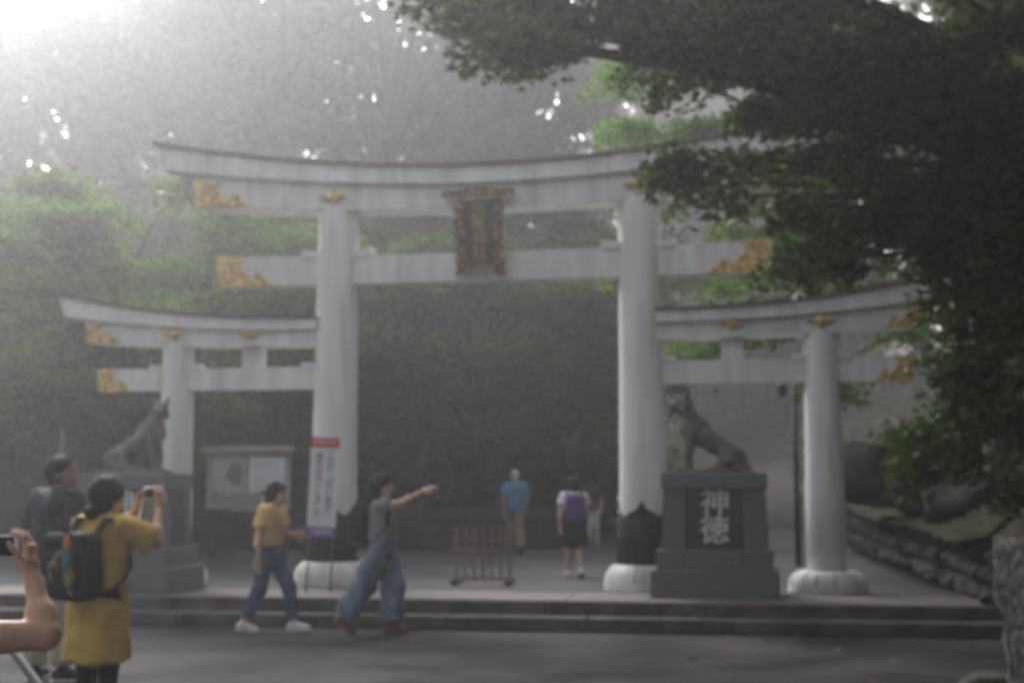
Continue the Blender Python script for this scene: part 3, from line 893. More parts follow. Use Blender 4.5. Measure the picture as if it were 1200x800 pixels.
# woman pointing ahead
g = G(447, 742, 0)
J = std(pelvis=(0, 0, .88), chest=(-.01, 0, 1.19), neck=(-.02, 0, 1.335), head=(-.005, 0, 1.47), look=(1, -.15, .12),
        shL=(-.06, .15, 1.275), shR=(.03, -.15, 1.28), elR=(.25, -.17, 1.315), wrR=(.45, -.15, 1.425), elL=(-.14, .20, 1.03), wrL=(-.20, .14, .83),
        hipL=(0, .085, .86), hipR=(0, -.085, .86), knL=(.10, .08, .47), anL=(.085, .08, .105), knR=(-.17, -.085, .48), anR=(-.37, -.09, .165), toeL=(1, 0, .0), toeR=(1, 0, -.55))
w2 = person('person', 'woman in grey top and wide pale jeans pointing ahead with an outstretched arm', (g.x, g.y, 0), SANG, J, 1.63, skin=SKIN,
            garments=(shirt(GREYC, .93, .42, .036, .006, 'top', .006), trousers(JEANL, .022, .97, 1.0, .009, 'wide_jeans', .058, 26, .035)),
            hair=hair_short(HAIR, .022, -.045, bun=[((-.045, 0, -.075), (.06, .075, .045))]),
            shoes=(RUST, RUST, .26, .045), hands=(hand((.45, -.15, 1.425), (.9, .05, .42), (0, .3, -1), -1, .45), hang(J, 'L', .8)))
def bpx(t):
    strap(t, [(.05, -.12, .15), (.17, -.165, .285), (.27, -.185, .27), (.35, -.195, .15), (.335, -.19, .0), (.22, -.19, -.13), (.05, -.13, -.19)], BLACKC, .020, .006)
    strap(t, [(.09, .11, .14), (.16, .125, .235), (.26, .13, .18), (.27, .14, .0), (.16, .14, -.17), (.06, .12, -.20)], BLACKC, .020, .006)
    bm = bmesh.new(); prism(bm, [(-.10, -.16), (-.05, -.18), (.03, -.185), (.03, -.17), (-.04, -.165), (-.09, -.145)], -.155, .155); bm_obj('reflective_trim', bm, STEEL, t)
backpack('backpack', 'small black backpack worn by the woman pointing ahead', at(w2, (-.235, 0, 1.08)), SANG, 1.0, .29, .17, .44, BLACKC, bpx)
pc = empty('white_pouch', at(w2, (-.205, .10, .735)), SANG, 'small white pouch in the lowered hand of the pointing woman', 'pouch')
o = sdf_obj('pouch_body', Sdf(.02).ell((0, 0, 0), (.05, .035, .06)).ell((.02, 0, -.03), (.045, .03, .04)).wrinkle(.004, 60, 1), WHITE, pc, .008)
strap(pc, [(0, 0, .05), (-.01, 0, .10), (.01, .01, .14)], WHITE, .006, .003)

# man in the dark patterned shirt looking up
g = G(60, 797, 0); rzm = math.radians(58)
lk = rz2(np.array((1, -.05, .22)), -rzm)
J = std(pelvis=(0, 0, .86), chest=(0, 0, 1.20), neck=(-.0, 0, 1.35), head=tuple(np.array((.0, 0, 1.475)) + lk * .03), look=tuple(lk),
        shL=(0, .175, 1.285), shR=(0, -.175, 1.285), elL=(-.03, .245, 1.02), wrL=(.13, .215, .86), elR=(-.02, -.245, 1.02), wrR=(.18, -.16, .96),
        hipL=(0, .085, .84), hipR=(0, -.085, .84), knL=(.0, .12, .46), anL=(-.03, .15, .09), knR=(.03, -.09, .46), anR=(.02, -.10, .09), toeL=(.9, .35, 0), toeR=(.7, -.7, 0))
m1 = person('person', 'man in dark patterned short-sleeved shirt and beige trousers looking up at the gate', (g.x, g.y, 0), rzm, J, 1.74, False, skin=SKIN2,
            garments=(shirt(NAVY, .745, .80, .048, .008, 'shirt', .02, 18), trousers(BEIGE, .020, .97, .98, .008, 'trousers', .022)),
            hair=hair_short(HAIR, .010, -.045), shoes=(BLACKC, WSOLE, .27), bulk=1.1, hands=(hang(J, 'L', .5), hand((.18, -.16, .96), (.9, .4, .2), (0, 1, 0), -1, .6)))
MG = frame(lk); hc = np.array(J['head'])
bm = bmesh.new()
for q in (-1, 1):
    c = hc + MG[:, 0] * .102 + MG[:, 1] * q * .033 + MG[:, 2] * .004
    ring = [c + MG[:, 1] * .026 * math.cos(a) + MG[:, 2] * .019 * math.sin(a) for a in np.linspace(0, 2 * math.pi, 13)]
    tube(bm, ring, .0022, 5)
    tube(bm, [c + MG[:, 1] * q * .026, hc + MG[:, 1] * q * .084 + MG[:, 0] * -.01 + MG[:, 2] * .006], .002, 5)
bm_obj('glasses', bm, DARKMETAL, m1)

# woman in the mustard dress taking a picture
rzd = math.radians(64); Yd = 8.6
J = std(pelvis=(0, 0, .86), chest=(.01, 0, 1.17), neck=(.02, 0, 1.31), head=(.055, -.005, 1.435), look=tuple(rz2(np.array((.62, .78, -.06)), -rzd)),
        shL=(.03, .155, 1.25), shR=(.03, -.155, 1.25), elR=(.23, -.255, 1.15), wrR=(.37, -.155, 1.37), elL=(.25, .18, 1.14), wrL=(.40, .06, 1.36))
Xd = (121 - 600) / F * Yd
w3 = person('person', 'woman in mustard dress with black backpack raising a camera', (Xd, Yd, 0), rzd, J, 1.60, skin=SKIN,
            garments=(shirt(MUST, .80, .85, .032, .008, 'dress_top', .020, 22), skirt(MUST, 1.02, .43, .135, .160, 'dress_skirt', .011), trousers(BLACKC, .004, .97, .98, .002, 'leggings')),
            hair=hair_short(HAIRB, .018, -.05, bun=[((-.105, 0, -.095), (.052, .055, .052))]), shoes=(BLACKC, WSOLE), vox=.010,
            hands=(hand((.37, -.155, 1.37), (.10, .10, 1), (.2, 1, 0), -1, .6), hand((.40, .06, 1.36), (.10, -.25, 1), (.2, -1, 0), 1, .6)))
bm = bmesh.new()
for i in range(4):
    q = np.array(J['head']) + rz2(np.array((-.09 + .012 * i, .018 - .02 * i, .10 - .006 * i)), 0)
    bmesh.ops.create_icosphere(bm, subdivisions=1, radius=.010, matrix=Matrix.Translation(Vector(q)))
tag(bm_obj('hair_beads', bm, WHITE, w3), kind='stuff')
cmx = empty('camera_device', at(w3, (.435, -.05, 1.462)), rzd, 'compact silver camera held up by the woman in the mustard dress', 'camera')
box_obj('camera_body', (0, 0, 0), (.045, .135, .082), mat('silver_camera', (.42, .42, .45), .35, .08, 4, metal=.4), cmx, bev=.008)
box_obj('camera_screen', (-.024, .0, -.002), (.006, .092, .062), SCREEN, cmx, bev=.001)
bm = bmesh.new(); tube(bm, [(.02, 0, 0), (.06, 0, 0)], .028, 16); bm_obj('lens', bm, DARKMETAL, cmx, True)
bm = bmesh.new(); tube(bm, [(0, -.03, .034), (0, -.03, .046)], .009, 10); bm_obj('shutter_button', bm, STEEL, cmx, True)
strap(cmx, [(0, .066, .01), (-.03, .075, -.05), (-.05, .06, -.12), (-.10, .03, -.17), (-.18, .0, -.19)], WHITE, .008, .003, 'neck_strap')
SCARF = mat('green_gold_scarf', (.01, .16, .10), .7, .3, 16, col2=(.45, .28, .04), contrast=(.50, .66)); ORNG = mat('orange_scarf_knot', (.55, .13, .05), .7, .25, 14)
def bpd(t):
    strap(t, [(.04, -.10, .16), (.14, -.11, .285), (.24, -.115, .26), (.31, -.13, .14), (.30, -.16, -.02), (.16, -.17, -.14), (.03, -.15, -.17)], BLACKC, .024, .007)
    strap(t, [(.04, .10, .16), (.14, .11, .285), (.24, .115, .26), (.31, .13, .14), (.30, .15, -.02), (.16, .16, -.14), (.03, .15, -.17)], BLACKC, .024, .007)
    strap(t, [(-.06, -.06, .19), (-.07, 0, .225), (-.06, .06, .19)], BLACKC, .012, .006, 'grab_handle')
    fl = Sdf(.03); fl.cap((-.07, -.12, .15), (-.07, .12, .15), .055, .055).cap((-.08, -.12, .07), (-.08, .12, .07), .045, .045); sdf_obj('flap', fl, BLACKC, t, .012)
    k = Sdf(.02); k.ell((-.135, -.065, .13), (.026, .026, .032)).cap((-.135, -.06, .16), (-.13, -.055, .19), .014, .006); sdf_obj('scarf_knot', k, ORNG, t, .007)
    for pts in ([(-.137, -.068, .11), (-.145, -.02, .06), (-.140, .035, -.0), (-.135, .06, -.085)], [(-.137, -.072, .11), (-.150, -.085, .03), (-.150, -.095, -.06), (-.140, -.105, -.15)]):
        s = Sdf(.02)
        for a, b, r0, r1 in zip(pts, pts[1:], (.016, .032, .028), (.032, .028, .010)): s.cap(a, b, r0, r1)
        s.wrinkle(.004, 55, 1); sdf_obj('scarf_tail', s, SCARF, t, .007)
    bm = bmesh.new(); bmesh.ops.create_icosphere(bm, subdivisions=2, radius=.016, matrix=Matrix.Translation((-.07, .15, .15))); bm_obj('brass_buckle', bm, GOLD, t, True)
backpack('backpack', 'black backpack with a green and orange scarf, on the mustard dress', at(w3, (-.225, -.02, 1.02)), rzd, 1.0, .33, .17, .42, BLACKC, bpd)

# photographer at the edge: bare arm holding up a phone
rze = math.radians(75); ce = Vector((-1.755, 4.23, 0))
def lw(v): return tuple(rz2(np.array(v, float), -rze))
J = std(elR=(.18, -.345, 1.285), wrR=(.25, -.232, 1.515), elL=(.20, .26, 1.18), wrL=(.30, .10, 1.40), shR=(.0, -.165, 1.285), look=(1, 0, .05))
w4 = person('person', 'bare-armed person in lime top holding up a white phone at arm\'s length', ce, rze, J, 1.30, skin=SKIN, bulk=1.16, vox=.009, armb=1.3,
            garments=(shirt(cloth('lime_cotton', (.42, .50, .16)), .80, .04, .030, .004, 'top'), trousers(BLACKC, .01, .95)), hair=hair_short(HAIR), shoes=(WHITE, WSOLE),
            hands=(hand((.25, -.232, 1.515), lw((-.12, .02, 1)), lw((-1, .12, -.1)), 1, .50, .012, 1.12), hand((.30, .10, 1.40), lw((.2, .1, 1)), lw((1, 0, 0)), -1, .5)))
pz = P(4, 640, 4.36)
ph = empty('phone', pz, math.radians(4), 'white-edged phone held sideways by the bare-armed person', 'phone')
box_obj('phone_body', (-.02, 0, 0), (.135, .009, .072), PHONEW, ph, bev=.003)
box_obj('phone_screen', (-.022, -.0052, 0), (.112, .002, .062), SCREEN, ph)

# walkers beyond the gate
def pz_at(v): return .141
def walker(px, Y, H, rzw, label, gar, hair, shoes, st=1, skin=SKIN, female=False, **kw):
    J = std(knL=(.10 * st, .08, .46), anL=(.16 * st, .085, .085), knR=(-.06 * st, -.08, .46), anR=(-.22 * st, -.085, .13), toeR=(1, 0, -.35), toeL=(1, 0, .05),
            elL=(-.08 * st, .23, 1.03), wrL=(-.04 * st, .23, .80), elR=(.04 * st, -.23, 1.03), wrR=(.14 * st, -.22, .81), **kw)
    return person('person', label, ((px - 600) / F * Y, Y, .142), rzw, J, H, female, skin=skin, garments=gar, hair=hair, shoes=shoes, hands=(hang(J, 'L'), hang(J, 'R')), vox=.014)
walker(604, 28.0, 1.70, math.radians(97), 'grey-haired man in blue shirt and khaki trousers walking away', (shirt(BLUET, .80, .72, .045, .006, 'shirt', .02), trousers(KHAKI, .015, .97, .98, .006, 'trousers', .018)), hair_short(HAIRG, .012), (DARKMETAL, DARKMETAL), 1, SKIN2)
wp = walker(672, 20.8, 1.50, math.radians(94), 'woman with purple backpack, white shirt and black skirt walking away', (shirt(WHITE, .82, .55, .035, .005, 'shirt', .012), skirt(BLACKC, 1.0, .50, .155, .185, 'skirt')), hair_short(HAIR, .016, -.05), (WHITE, DARKMETAL), 1, SKIN, True)
def bpp(t):
    for q in (-1, 1): strap(t, [(.05, q * .10, .16), (.13, q * .11, .27), (.23, q * .115, .22), (.26, q * .13, .05), (.14, q * .14, -.14), (.04, q * .12, -.17)], PURP, .022, .006)
    bm = bmesh.new(); box(bm, (-.10, 0, -.08), (.06, .22, .17), bev=.02); bm_obj('front_pocket', bm, PURP, t)
backpack('backpack', 'purple backpack on the woman walking away', at(wp, (-.22, 0, 1.10)), math.radians(94), .95, .32, .19, .44, PURP, bpp)
walker(693, 31.5, 1.58, math.radians(80), 'person in dark grey shirt and pale trousers ahead of the purple backpack', (shirt(cloth('charcoal', (.045, .046, .05)), .82, .7, .04, .005, 'shirt', .015), trousers(WHITE, .015, .97)), hair_short(HAIR, .012), (WHITE, WSOLE), -1)
walker(742.5, 20.6, 1.56, math.radians(100), 'person almost hidden behind the tall pillar, only a pale sleeve and arm showing', (shirt(cloth('pale_pink', (.55, .40, .40)), .82, .55, .04, .005, 'shirt', .015), trousers(JEAN, .015, .97)), hair_short(HAIR, .014), (WHITE, WSOLE), 1)
# ------------------------------------------------------------------ foliage tools
def _palm():
    pts = [(0, 0)]
    for a, r in ((-112, .50), (-80, .30), (-55, .86), (-27, .40), (0, 1.0), (27, .40), (55, .86), (80, .30), (112, .50)):
        pts.append((r * math.sin(math.radians(a)), .12 + r * math.cos(math.radians(a)) * .95))
    V = np.array([(x, y, .12 * abs(x)) for x, y in pts])
    return V, np.array([(0, i + 1, i) for i in range(1, 9)])
PALM = _palm()
RHOMB = (np.array([(0, 0, 0), (.36, .45, .10), (0, 1, 0), (-.36, .45, .10)]), np.array([(0, 1, 2, 3)]))
def leaves(pts, size, tilt, tmpl, rng, jitter=.35):
    n = len(pts); TV, TF = tmpl
    nor = rng.normal(size=(n, 3)) * tilt + np.array((0, 0, 1.0)); nor /= np.linalg.norm(nor, axis=1)[:, None]
    a = rng.normal(size=(n, 3)); a -= nor * np.sum(a * nor, 1)[:, None]; a /= np.linalg.norm(a, axis=1)[:, None]
    b = np.cross(nor, a)
    sz = size * (1 + jitter * rng.uniform(-1, 1, n))
    V = pts[:, None, :] + sz[:, None, None] * (TV[None, :, 0, None] * b[:, None] + TV[None, :, 1, None] * a[:, None] + TV[None, :, 2, None] * nor[:, None])
    Fc = TF[None] + (np.arange(n) * len(TV))[:, None, None]
    return V.reshape(-1, 3), Fc.reshape(-1, TF.shape[1])
def bez(a, b, c, n):
    return [a * (1 - t) ** 2 + b * 2 * t * (1 - t) + c * t * t for t in np.linspace(0, 1, n)]
def tree(name, label, base, top, rb, targets, nleaf, leaf, spread, lmat, tmpl=RHOMB, tilt=.5, group=None, seed=1, droop=.25, twigs=4, arch=.25, bend=(0, 0), limbr=.034, cat='tree', limb_lo=.35):
    """tapered trunk, one limb to every target, twigs fanning out there, leaves in flat sprays round the twigs"""
    rng = np.random.default_rng(seed); rr = random.Random(seed)
    base = np.array(base, float); top = np.array(top, float) - base
    t = empty(name, tuple(base), 0, label, cat, group)
    bm = bmesh.new(); H = top[2]
    tp = [np.array((top[0] * s + bend[0] * math.sin(s * 3.1), top[1] * s + bend[1] * math.sin(s * 3.1), H * s)) + np.array((rr.uniform(-.02, .02) * H * .5, rr.uniform(-.02, .02) * H * .5, 0)) * s for s in np.linspace(0, 1, 8)]
    tp[0][2] = -.3
    tube(bm, tp, [rb * 1.25] + [rb * (1 - .8 * s) for s in np.linspace(.14, 1, 7)], 10)
    pts = []
    per = nleaf // len(targets)
    for T in targets:
        T = np.array(T, float) - base
        d0 = np.hypot(T[0], T[1])
        s = np.clip((T[2] / H) * .8 - .05 * d0, limb_lo, .97); fi = s * 7; i = int(min(fi, 6)); st = tp[i] + (tp[i + 1] - tp[i]) * (fi - i)
        mid = (st + T) / 2 + np.array((rr.uniform(-.2, .2), rr.uniform(-.2, .2), arch * np.linalg.norm(T - st)))
        L = bez(st, mid, T, 6); r0 = min(rb * .5, limbr * (.5 + np.linalg.norm(T - st) * .18))
        tube(bm, L, [r0 * (1 - .16 * q) for q in range(6)], 6)
        out = T - L[3]; out = out / (np.linalg.norm(out) + 1e-6)
        ends = []
        for w in range(twigs):
            ang = rr.uniform(-1.3, 1.3) if twigs > 1 else 0
            dv = np.array((out[0] * math.cos(ang) - out[1] * math.sin(ang), out[0] * math.sin(ang) + out[1] * math.cos(ang), out[2] * .5 + rr.uniform(-.25, .2)))
            ln = spread[0] * rr.uniform(.7, 1.5); o = L[rr.choice((3, 4, 5, 5))]
            e = o + dv * ln + np.array((0, 0, -droop * ln * .6))
            tube(bm, [o, o + dv * ln * .55, e], [.008 + r0 * .12, .007, .003], 4, False)
            ends.append((o, e))
        m = max(1, per // len(ends))
        for o, e in ends:
            q = rng.uniform(.15, 1.12, m) ** .8
            c = o[None] + (e - o)[None] * q[:, None]
            g = rng.normal(size=(m, 3)) * np.array((spread[0] * .42, spread[0] * .42, spread[1] * .5))
            g = np.clip(g, -np.array((.62, .62, 99)) * spread[0], np.array((.62, .62, 99)) * spread[0]); g[:, 2] = np.clip(g[:, 2], -.8 * spread[1], .8 * spread[1])
            g[:, 2] -= droop * (g[:, 0] ** 2 + g[:, 1] ** 2) / max(spread[0], .1)
            pts.append(c + g)
    bm_obj('trunk', bm, BARK, t, True)
    V, Fc = leaves(np.concatenate(pts), leaf, tilt, tmpl, rng)
    cr = mesh_obj('crown', np_mesh('crown', V, Fc), lmat, t)
    return t
def copy_tree(o, loc, rz, sc, label=None):
    c = o.copy(); COL.objects.link(c); c.location = loc; c.rotation_euler = (0, 0, rz); c.scale = sc
    if label: c['label'] = label
    for ch in list(o.children):
        k = ch.copy(); COL.objects.link(k); k.parent = c
    return c
def blob_targets(c, r, n, seed, shell=.45, zmin=-1):
    rng = np.random.default_rng(seed); out = []
    while len(out) < n:
        p = rng.uniform(-1, 1, 3); q = np.linalg.norm(p)
        if q > 1 or q < shell or p[2] < zmin: continue
        out.append(np.array(c) + p * np.array(r))
    return out
LF_LEFT = leaf_mat('maple_leaf_green', (.040, .085, .008), (.18, .32, .030), .5)
LF_MID = leaf_mat('maple_leaf_deep', (.022, .046, .008), (.09, .16, .024))
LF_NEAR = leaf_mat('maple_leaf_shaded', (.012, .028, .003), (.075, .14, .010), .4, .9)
LF_FAR = leaf_mat('forest_leaf', (.030, .058, .018), (.09, .15, .040), .25, .25, .55)
LF_SHRUB = leaf_mat('shrub_leaf', (.018, .028, .012), (.050, .070, .026), .2, .8)

# ------------------------------------------------------------------ wooded hill behind, bank on the right
def heightfield(name, f, xs, ys, m):
    V = [(x, y, f(x, y)) for y in ys for x in xs]; n = len(xs)
    Fc = [(j * n + i, j * n + i + 1, (j + 1) * n + i + 1, (j + 1) * n + i) for j in range(len(ys) - 1) for i in range(n - 1)]
    o = mesh_obj(name, np_mesh(name, V, Fc), m, None, True)
    return tag(o, kind='structure')
def hill_z(x, y):
    lane = math.exp(-((x - .165 * y) / 4.5) ** 2) * max(0, min(1, (110 - y) / 45))
    r = max(0, y - 38 - 4 * math.sin(x * .13)) * (1 - .8 * lane)
    return -.02 - .5 * (y < 37) + .17 * r + .25 * math.sin(x * .7 + y * .4) * min(1, r / 6) + .4 * math.sin(x * .23) * min(1, r / 10)
heightfield('hill', hill_z, np.linspace(-120, 120, 60), np.linspace(36, 155, 40), SOIL)

W0, W1 = Vector((5.05, 14.75, 0)), Vector((7.1, 29.0, 0))
WD = (W1 - W0); WL = WD.length; WDn = WD.normalized(); WN = Vector((WDn.y, -WDn.x, 0))       # WN: into the bank
def wall_h(s): return .62 + .28 * s + .05 * math.sin(s * 9)
def bank_pt(s, d):
    p = W0 + WDn * (s * WL) + WN * d
    z = ZP + wall_h(max(0, min(1, s))) - .06 + .35 * (1 - math.exp(-d / 1.2)) + .33 * d + .12 * math.sin(s * 31 + d * 2) * min(1, d) + .1 * math.sin(d * 5 + s * 17) * min(1, d)
    return (p.x, p.y, z)
ss_, dd_ = np.linspace(-.35, 2.2, 70), [0.12, .35, .6, .9, 1.3, 1.8, 2.5, 3.4, 4.5, 6, 8, 11, 16, 25]
V = [bank_pt(s, d) for s in ss_ for d in dd_]; nD = len(dd_)
Fc = [(i * nD + j, i * nD + j + 1, (i + 1) * nD + j + 1, (i + 1) * nD + j) for i in range(len(ss_) - 1) for j in range(nD - 1)]
bank = mesh_obj('bank', np_mesh('bank', V, Fc), SOIL, None, True); tag(bank, kind='structure')

def stone_mesh(seed, sx=1, sy=1, sz=1, sub=2, amp=.22):
    bm = bmesh.new(); bmesh.ops.create_icosphere(bm, subdivisions=sub, radius=.5); r_ = random.Random(seed)
    ph = [r_.uniform(0, 6) for _ in range(6)]
    for v in bm.verts:
        c = v.co; m = max(abs(c.x), abs(c.y), abs(c.z)); c *= (.5 / m) ** .55                # towards a block
        k = 1 + amp * .5 * (math.sin(c.x * 7 + ph[0]) * math.sin(c.y * 6 + ph[1]) + math.sin(c.z * 8 + ph[2]) * math.sin(c.x * 5 + ph[3])) + r_.uniform(-.06, .06) * amp * 3
        v.co = Vector((c.x * sx * k, c.y * sy * k, c.z * sz * k))
    me = bpy.data.meshes.new('stone'); bm.to_mesh(me); bm.free(); return me
wall = empty('retaining_wall', W0, math.atan2(WDn.y, WDn.x), 'low wall of rough dark stones with moss along its top, holding the wooded bank', 'stone wall')
SM = [stone_mesh(i) for i in range(7)]
for m_ in SM: m_.materials.append(ROCK)
for row in range(3):
    s = -.6
    while s < WL:
        L = R.uniform(.30, .62) * (1 + s * .02); hh = wall_h(max(0, s / WL)) / 3
        o = bpy.data.objects.new('stone', R.choice(SM)); link(o, wall)
        o.location = (s + L / 2, -.18 + R.uniform(-.05, .04) - .03 * row, ZP - .04 + hh * (row + .5)); o.scale = (L * 1.06, .55, hh * 1.15)
        o.rotation_euler = (R.uniform(-.1, .1), R.uniform(-.09, .09) + R.choice((0, math.pi)), R.uniform(-.12, .12))
        s += L
# moss on the wall top and at its foot: a low uneven cushion
def moss_strip(name, s0, s1, d0, d1, lift, foot=False):
    bm = bmesh.new(); n = 60; rows = []
    for i in range(n + 1):
        s = s0 + (s1 - s0) * i / n; row = []
        for j in range(7):
            e = j / 6; d = d0 + (d1 - d0) * e + .05 * math.sin(i * 1.7 + j)
            b = bank_pt(s, max(d, .05)); z = (ZP + wall_h(s) - .03 if d < .12 else b[2]) if not foot else ZP - .005
            z += lift * math.sin(math.pi * min(1, max(0, e))) ** .6 * (.35 + .65 * abs(math.sin(i * .9 + j * .7)) * (.5 + .5 * math.sin(i * .37)))
            p = W0 + WDn * (s * WL) + WN * d
            row.append(bm.verts.new((p.x, p.y, z)))
        rows.append(row)
    for a, b in zip(rows, rows[1:]):
        for j in range(6): bm.faces.new((a[j], a[j + 1], b[j + 1], b[j]))
    o = bm_obj(name, bm, MOSS, None, True); return tag(o, 'bright green moss spread along the stone wall' if not foot else 'thin moss at the foot of the stone wall', 'moss', kind='stuff')
moss_strip('moss', .02, .80, -.28, .42, .12)
for i, (px, py, D, s_, lab) in enumerate(((1035, 545, 21.5, 1.25, 'large dark boulder on the bank above the mossy wall'), (1085, 560, 19.5, .95, 'rounded boulder on the bank beside the largest boulder'),
                                          (1125, 585, 18.0, .7, 'small boulder on the bank beside the tree trunk'))):
    p = P(px, py, D); p.z = max(p.z - .1, .9)
    o = mesh_obj('boulder', stone_mesh(40 + i, 1.25, 1, .85, 3, .35), ROCK, None, True); o.location = p; o.scale = (s_,) * 3; o.rotation_euler = (0, 0, i * 1.3)
    tag(o, lab, 'boulder', 'boulders on the bank')
# stone post in the foreground with lichen
fp = P(1200, 632, 8.0)
post = empty('stone_post', (fp.x + .27, 8.2, 0), .12, 'rough stone post covered with pale green lichen at the roadside', 'stone post')
bm = bmesh.new(); bmesh.ops.create_cube(bm, size=1); bmesh.ops.subdivide_edges(bm, edges=bm.edges[:], cuts=9, use_grid_fill=True)
ht = fp.z - .02
for v in bm.verts:
    x, y, z = v.co; r = .25 - .035 * abs(.5 - z) + (.02 if z > .2 else 0)
    k = .012 * math.sin(z * 23 + x * 9) + .010 * math.sin(y * 17 + z * 31) + R.uniform(-.012, .012)
    v.co = Vector((x * 2 * (r + k), y * 2 * (r + k), (z + .5) * ht - (.04 if z < -.45 else 0) + (.03 * math.sin(x * 9) if z > .4 else 0)))
bm_obj('shaft', bm, LICHENROCK, post, True)
for i in range(16):
    bm = bmesh.new(); bmesh.ops.create_icosphere(bm, subdivisions=2, radius=1)
    a, b, c = R.uniform(.02, .05), R.uniform(.012, .02), R.uniform(.02, .045)
    face = R.choice((0, 0, 1)); zz = R.uniform(.35, ht - .08); q = R.uniform(-.2, .2)
    for v in bm.verts:
        n_ = 1 + .3 * math.sin(v.co.x * 9 + i) * math.cos(v.co.z * 8)
        w = Vector((v.co.x * a * n_, v.co.y * b, v.co.z * c * n_))
        v.co = w + Vector((q, -.252, zz)) if face == 0 else Vector((w.y - .252, w.x + q, w.z + zz))
    bm_obj('lichen_patch', bm, LICHEN, post, True)
bm = bmesh.new(); bmesh.ops.create_icosphere(bm, subdivisions=2, radius=1)
for v in bm.verts: v.co = Vector((v.co.x * .25, v.co.y * .25, v.co.z * .035 + ht - .01 + .012 * math.sin(v.co.x * 13)))
bm_obj('moss_cap', bm, MOSS, post, True)
g_ = G(1158, 806, 0)
o = mesh_obj('roadside_rock', stone_mesh(77, 1.3, 1, .55, 3, .3), mat('lichen_grey_rock', (.07, .075, .055), .95, .4, 14, col2=(.17, .18, .14), bump=.6), None, True); o.location = (g_.x, g_.y - .1, .03); o.scale = (.34, .3, .3)
tag(o, 'small lichen-covered rock on the road beside the stone post', 'rock')

# ------------------------------------------------------------------ things behind the plaza
zb_ = .14
# low stone wall
bw = empty('garden_wall', (-6.0, 30.5, zb_), math.radians(-3), 'low dark stone wall behind the asphalt plaza', 'stone wall')
DWALL = mat('dark_wall_stone', (.045, .043, .044), .9, .3, 2, bump=.4, bscale=10)
for row in range(3):
    x = -7.5 + row * .2
    while x < 7.0:
        L = R.uniform(.55, .95); box_obj('wall_block', (x + L / 2, R.uniform(-.02, .02), .15 + row * .305), (L - .015, .36, .296), DWALL, bw, bev=.02); x += L
# slatted fence at the far left
fx = P(-40, 600, 27).x
fe = empty('slat_fence', (fx, 27, zb_), math.radians(4), 'dark wooden fence of upright slats behind the man in the dark shirt', 'fence')
nx_ = int(1.62 / .115)
for i in range(nx_): box_obj('slat', (i * .115, 0, .76 + R.uniform(-.02, .02)), (.075, .025, 1.48), DARKWOOD, fe, bev=.004)
for z in (.3, 1.15): box_obj('rail', (.75, .04, z), (1.75, .05, .07), DARKWOOD, fe)
box_obj('fence_post', (nx_ * .115 + .02, .0, .85), (.13, .13, 1.75), WOOD, fe, bev=.01)
# slender post
pp = P(73, 500, 25)
bm = bmesh.new(); tube(bm, [(0, 0, -.1), (0, 0, 1.2), (0.02, 0, pp.z - zb_)], [.055, .05, .042], 10)
sp = empty('marker_post', (pp.x, 25, zb_), 0, 'slender grey post standing behind the man in the dark shirt', 'post')
bm_obj('shaft', bm, CONCRETE, sp, True)
bm = bmesh.new(); lathe(bm, [(.055, pp.z - zb_ - .02), (.06, pp.z - zb_), (.03, pp.z - zb_ + .04)], 10, (.02, 0, 0)); bm_obj('post_cap', bm, CONCRETE, sp, True)
# notice board
nb0, nb1 = P(244, 600, 26.5), P(338, 600, 26.0)
NBX = (nb0.x + nb1.x) / 2
nb = empty('notice_board', (NBX, 26.2, zb_), math.radians(-4), 'faded notice board with a map and a white notice under a small roof', 'notice board')
zc = P(290, 562, 26.2).z - zb_; wb = nb1.x - nb0.x
box_obj('board_frame', (0, .03, zc), (wb, .06, 1.10), BOARDFRAME, nb, bev=.01)
box_obj('board_roof', (0, 0, zc + .585), (wb + .10, .34, .09), BOARDFRAME, nb, Matrix.Rotation(.12, 3, 'X'), .012)
mp_ = box_obj('map_panel', (-.37, -.015, zc - .03), (.62, .03, .86), mat('faded_map', (.36, .36, .37), .7, .12, 2), nb)
bm = bmesh.new(); prism(bm, [(-.68, zc - .45), (-.07, zc - .45), (-.07, zc - .36), (-.35, zc - .30), (-.68, zc - .17)], -.036, -.031); bm_obj('map_print', bm, mat('map_tan', (.27, .22, .17), .7), mp_)
bm = bmesh.new(); prism(bm, [(-.45, zc + .05), (-.30, zc + .30), (-.15, zc + .34), (-.10, zc + .12), (-.14, zc - .12), (-.30, zc - .06)], -.036, -.031); bm_obj('map_print', bm, mat('map_slate', (.13, .13, .15), .7), mp_)
bm = bmesh.new(); prism(bm, [(-.40, zc + .28), (-.22, zc + .38), (-.12, zc + .36), (-.24, zc + .27)], -.038, -.0365); bm_obj('map_print', bm, mat('map_mauve', (.30, .20, .26), .7), mp_)
ntc = box_obj('notice_sheet', (.37, -.015, zc - .02), (.68, .03, .90), FADED, nb)
for i in range(9):
    bm = bmesh.new(); w = R.uniform(.35, .56)
    prism(bm, [(.10, zc + .30 - i * .075), (.10 + w, zc + .30 - i * .075), (.10 + w, zc + .318 - i * .075), (.10, zc + .318 - i * .075)], -.0335, -.0305); bm_obj('printed_line', bm, mat('faded_ink', (.30, .31, .34), .7), ntc)
for q in (-1, 1): box_obj('leg', (q * wb * .44, .09, zc / 2), (.09, .08, zc * 1.02), DARKWOOD, nb, bev=.006)
sb_ = P(288, 588, 25.6)
sg = empty('low_sign', (sb_.x, 25.6, zb_), math.radians(-4), 'plain grey sign panel standing below the notice board', 'sign')
box_obj('sign_panel', (0, 0, sb_.z - zb_), (.56, .04, .36), mat('sign_grey', (.22, .22, .22), .7, .12, 3), sg, bev=.006)
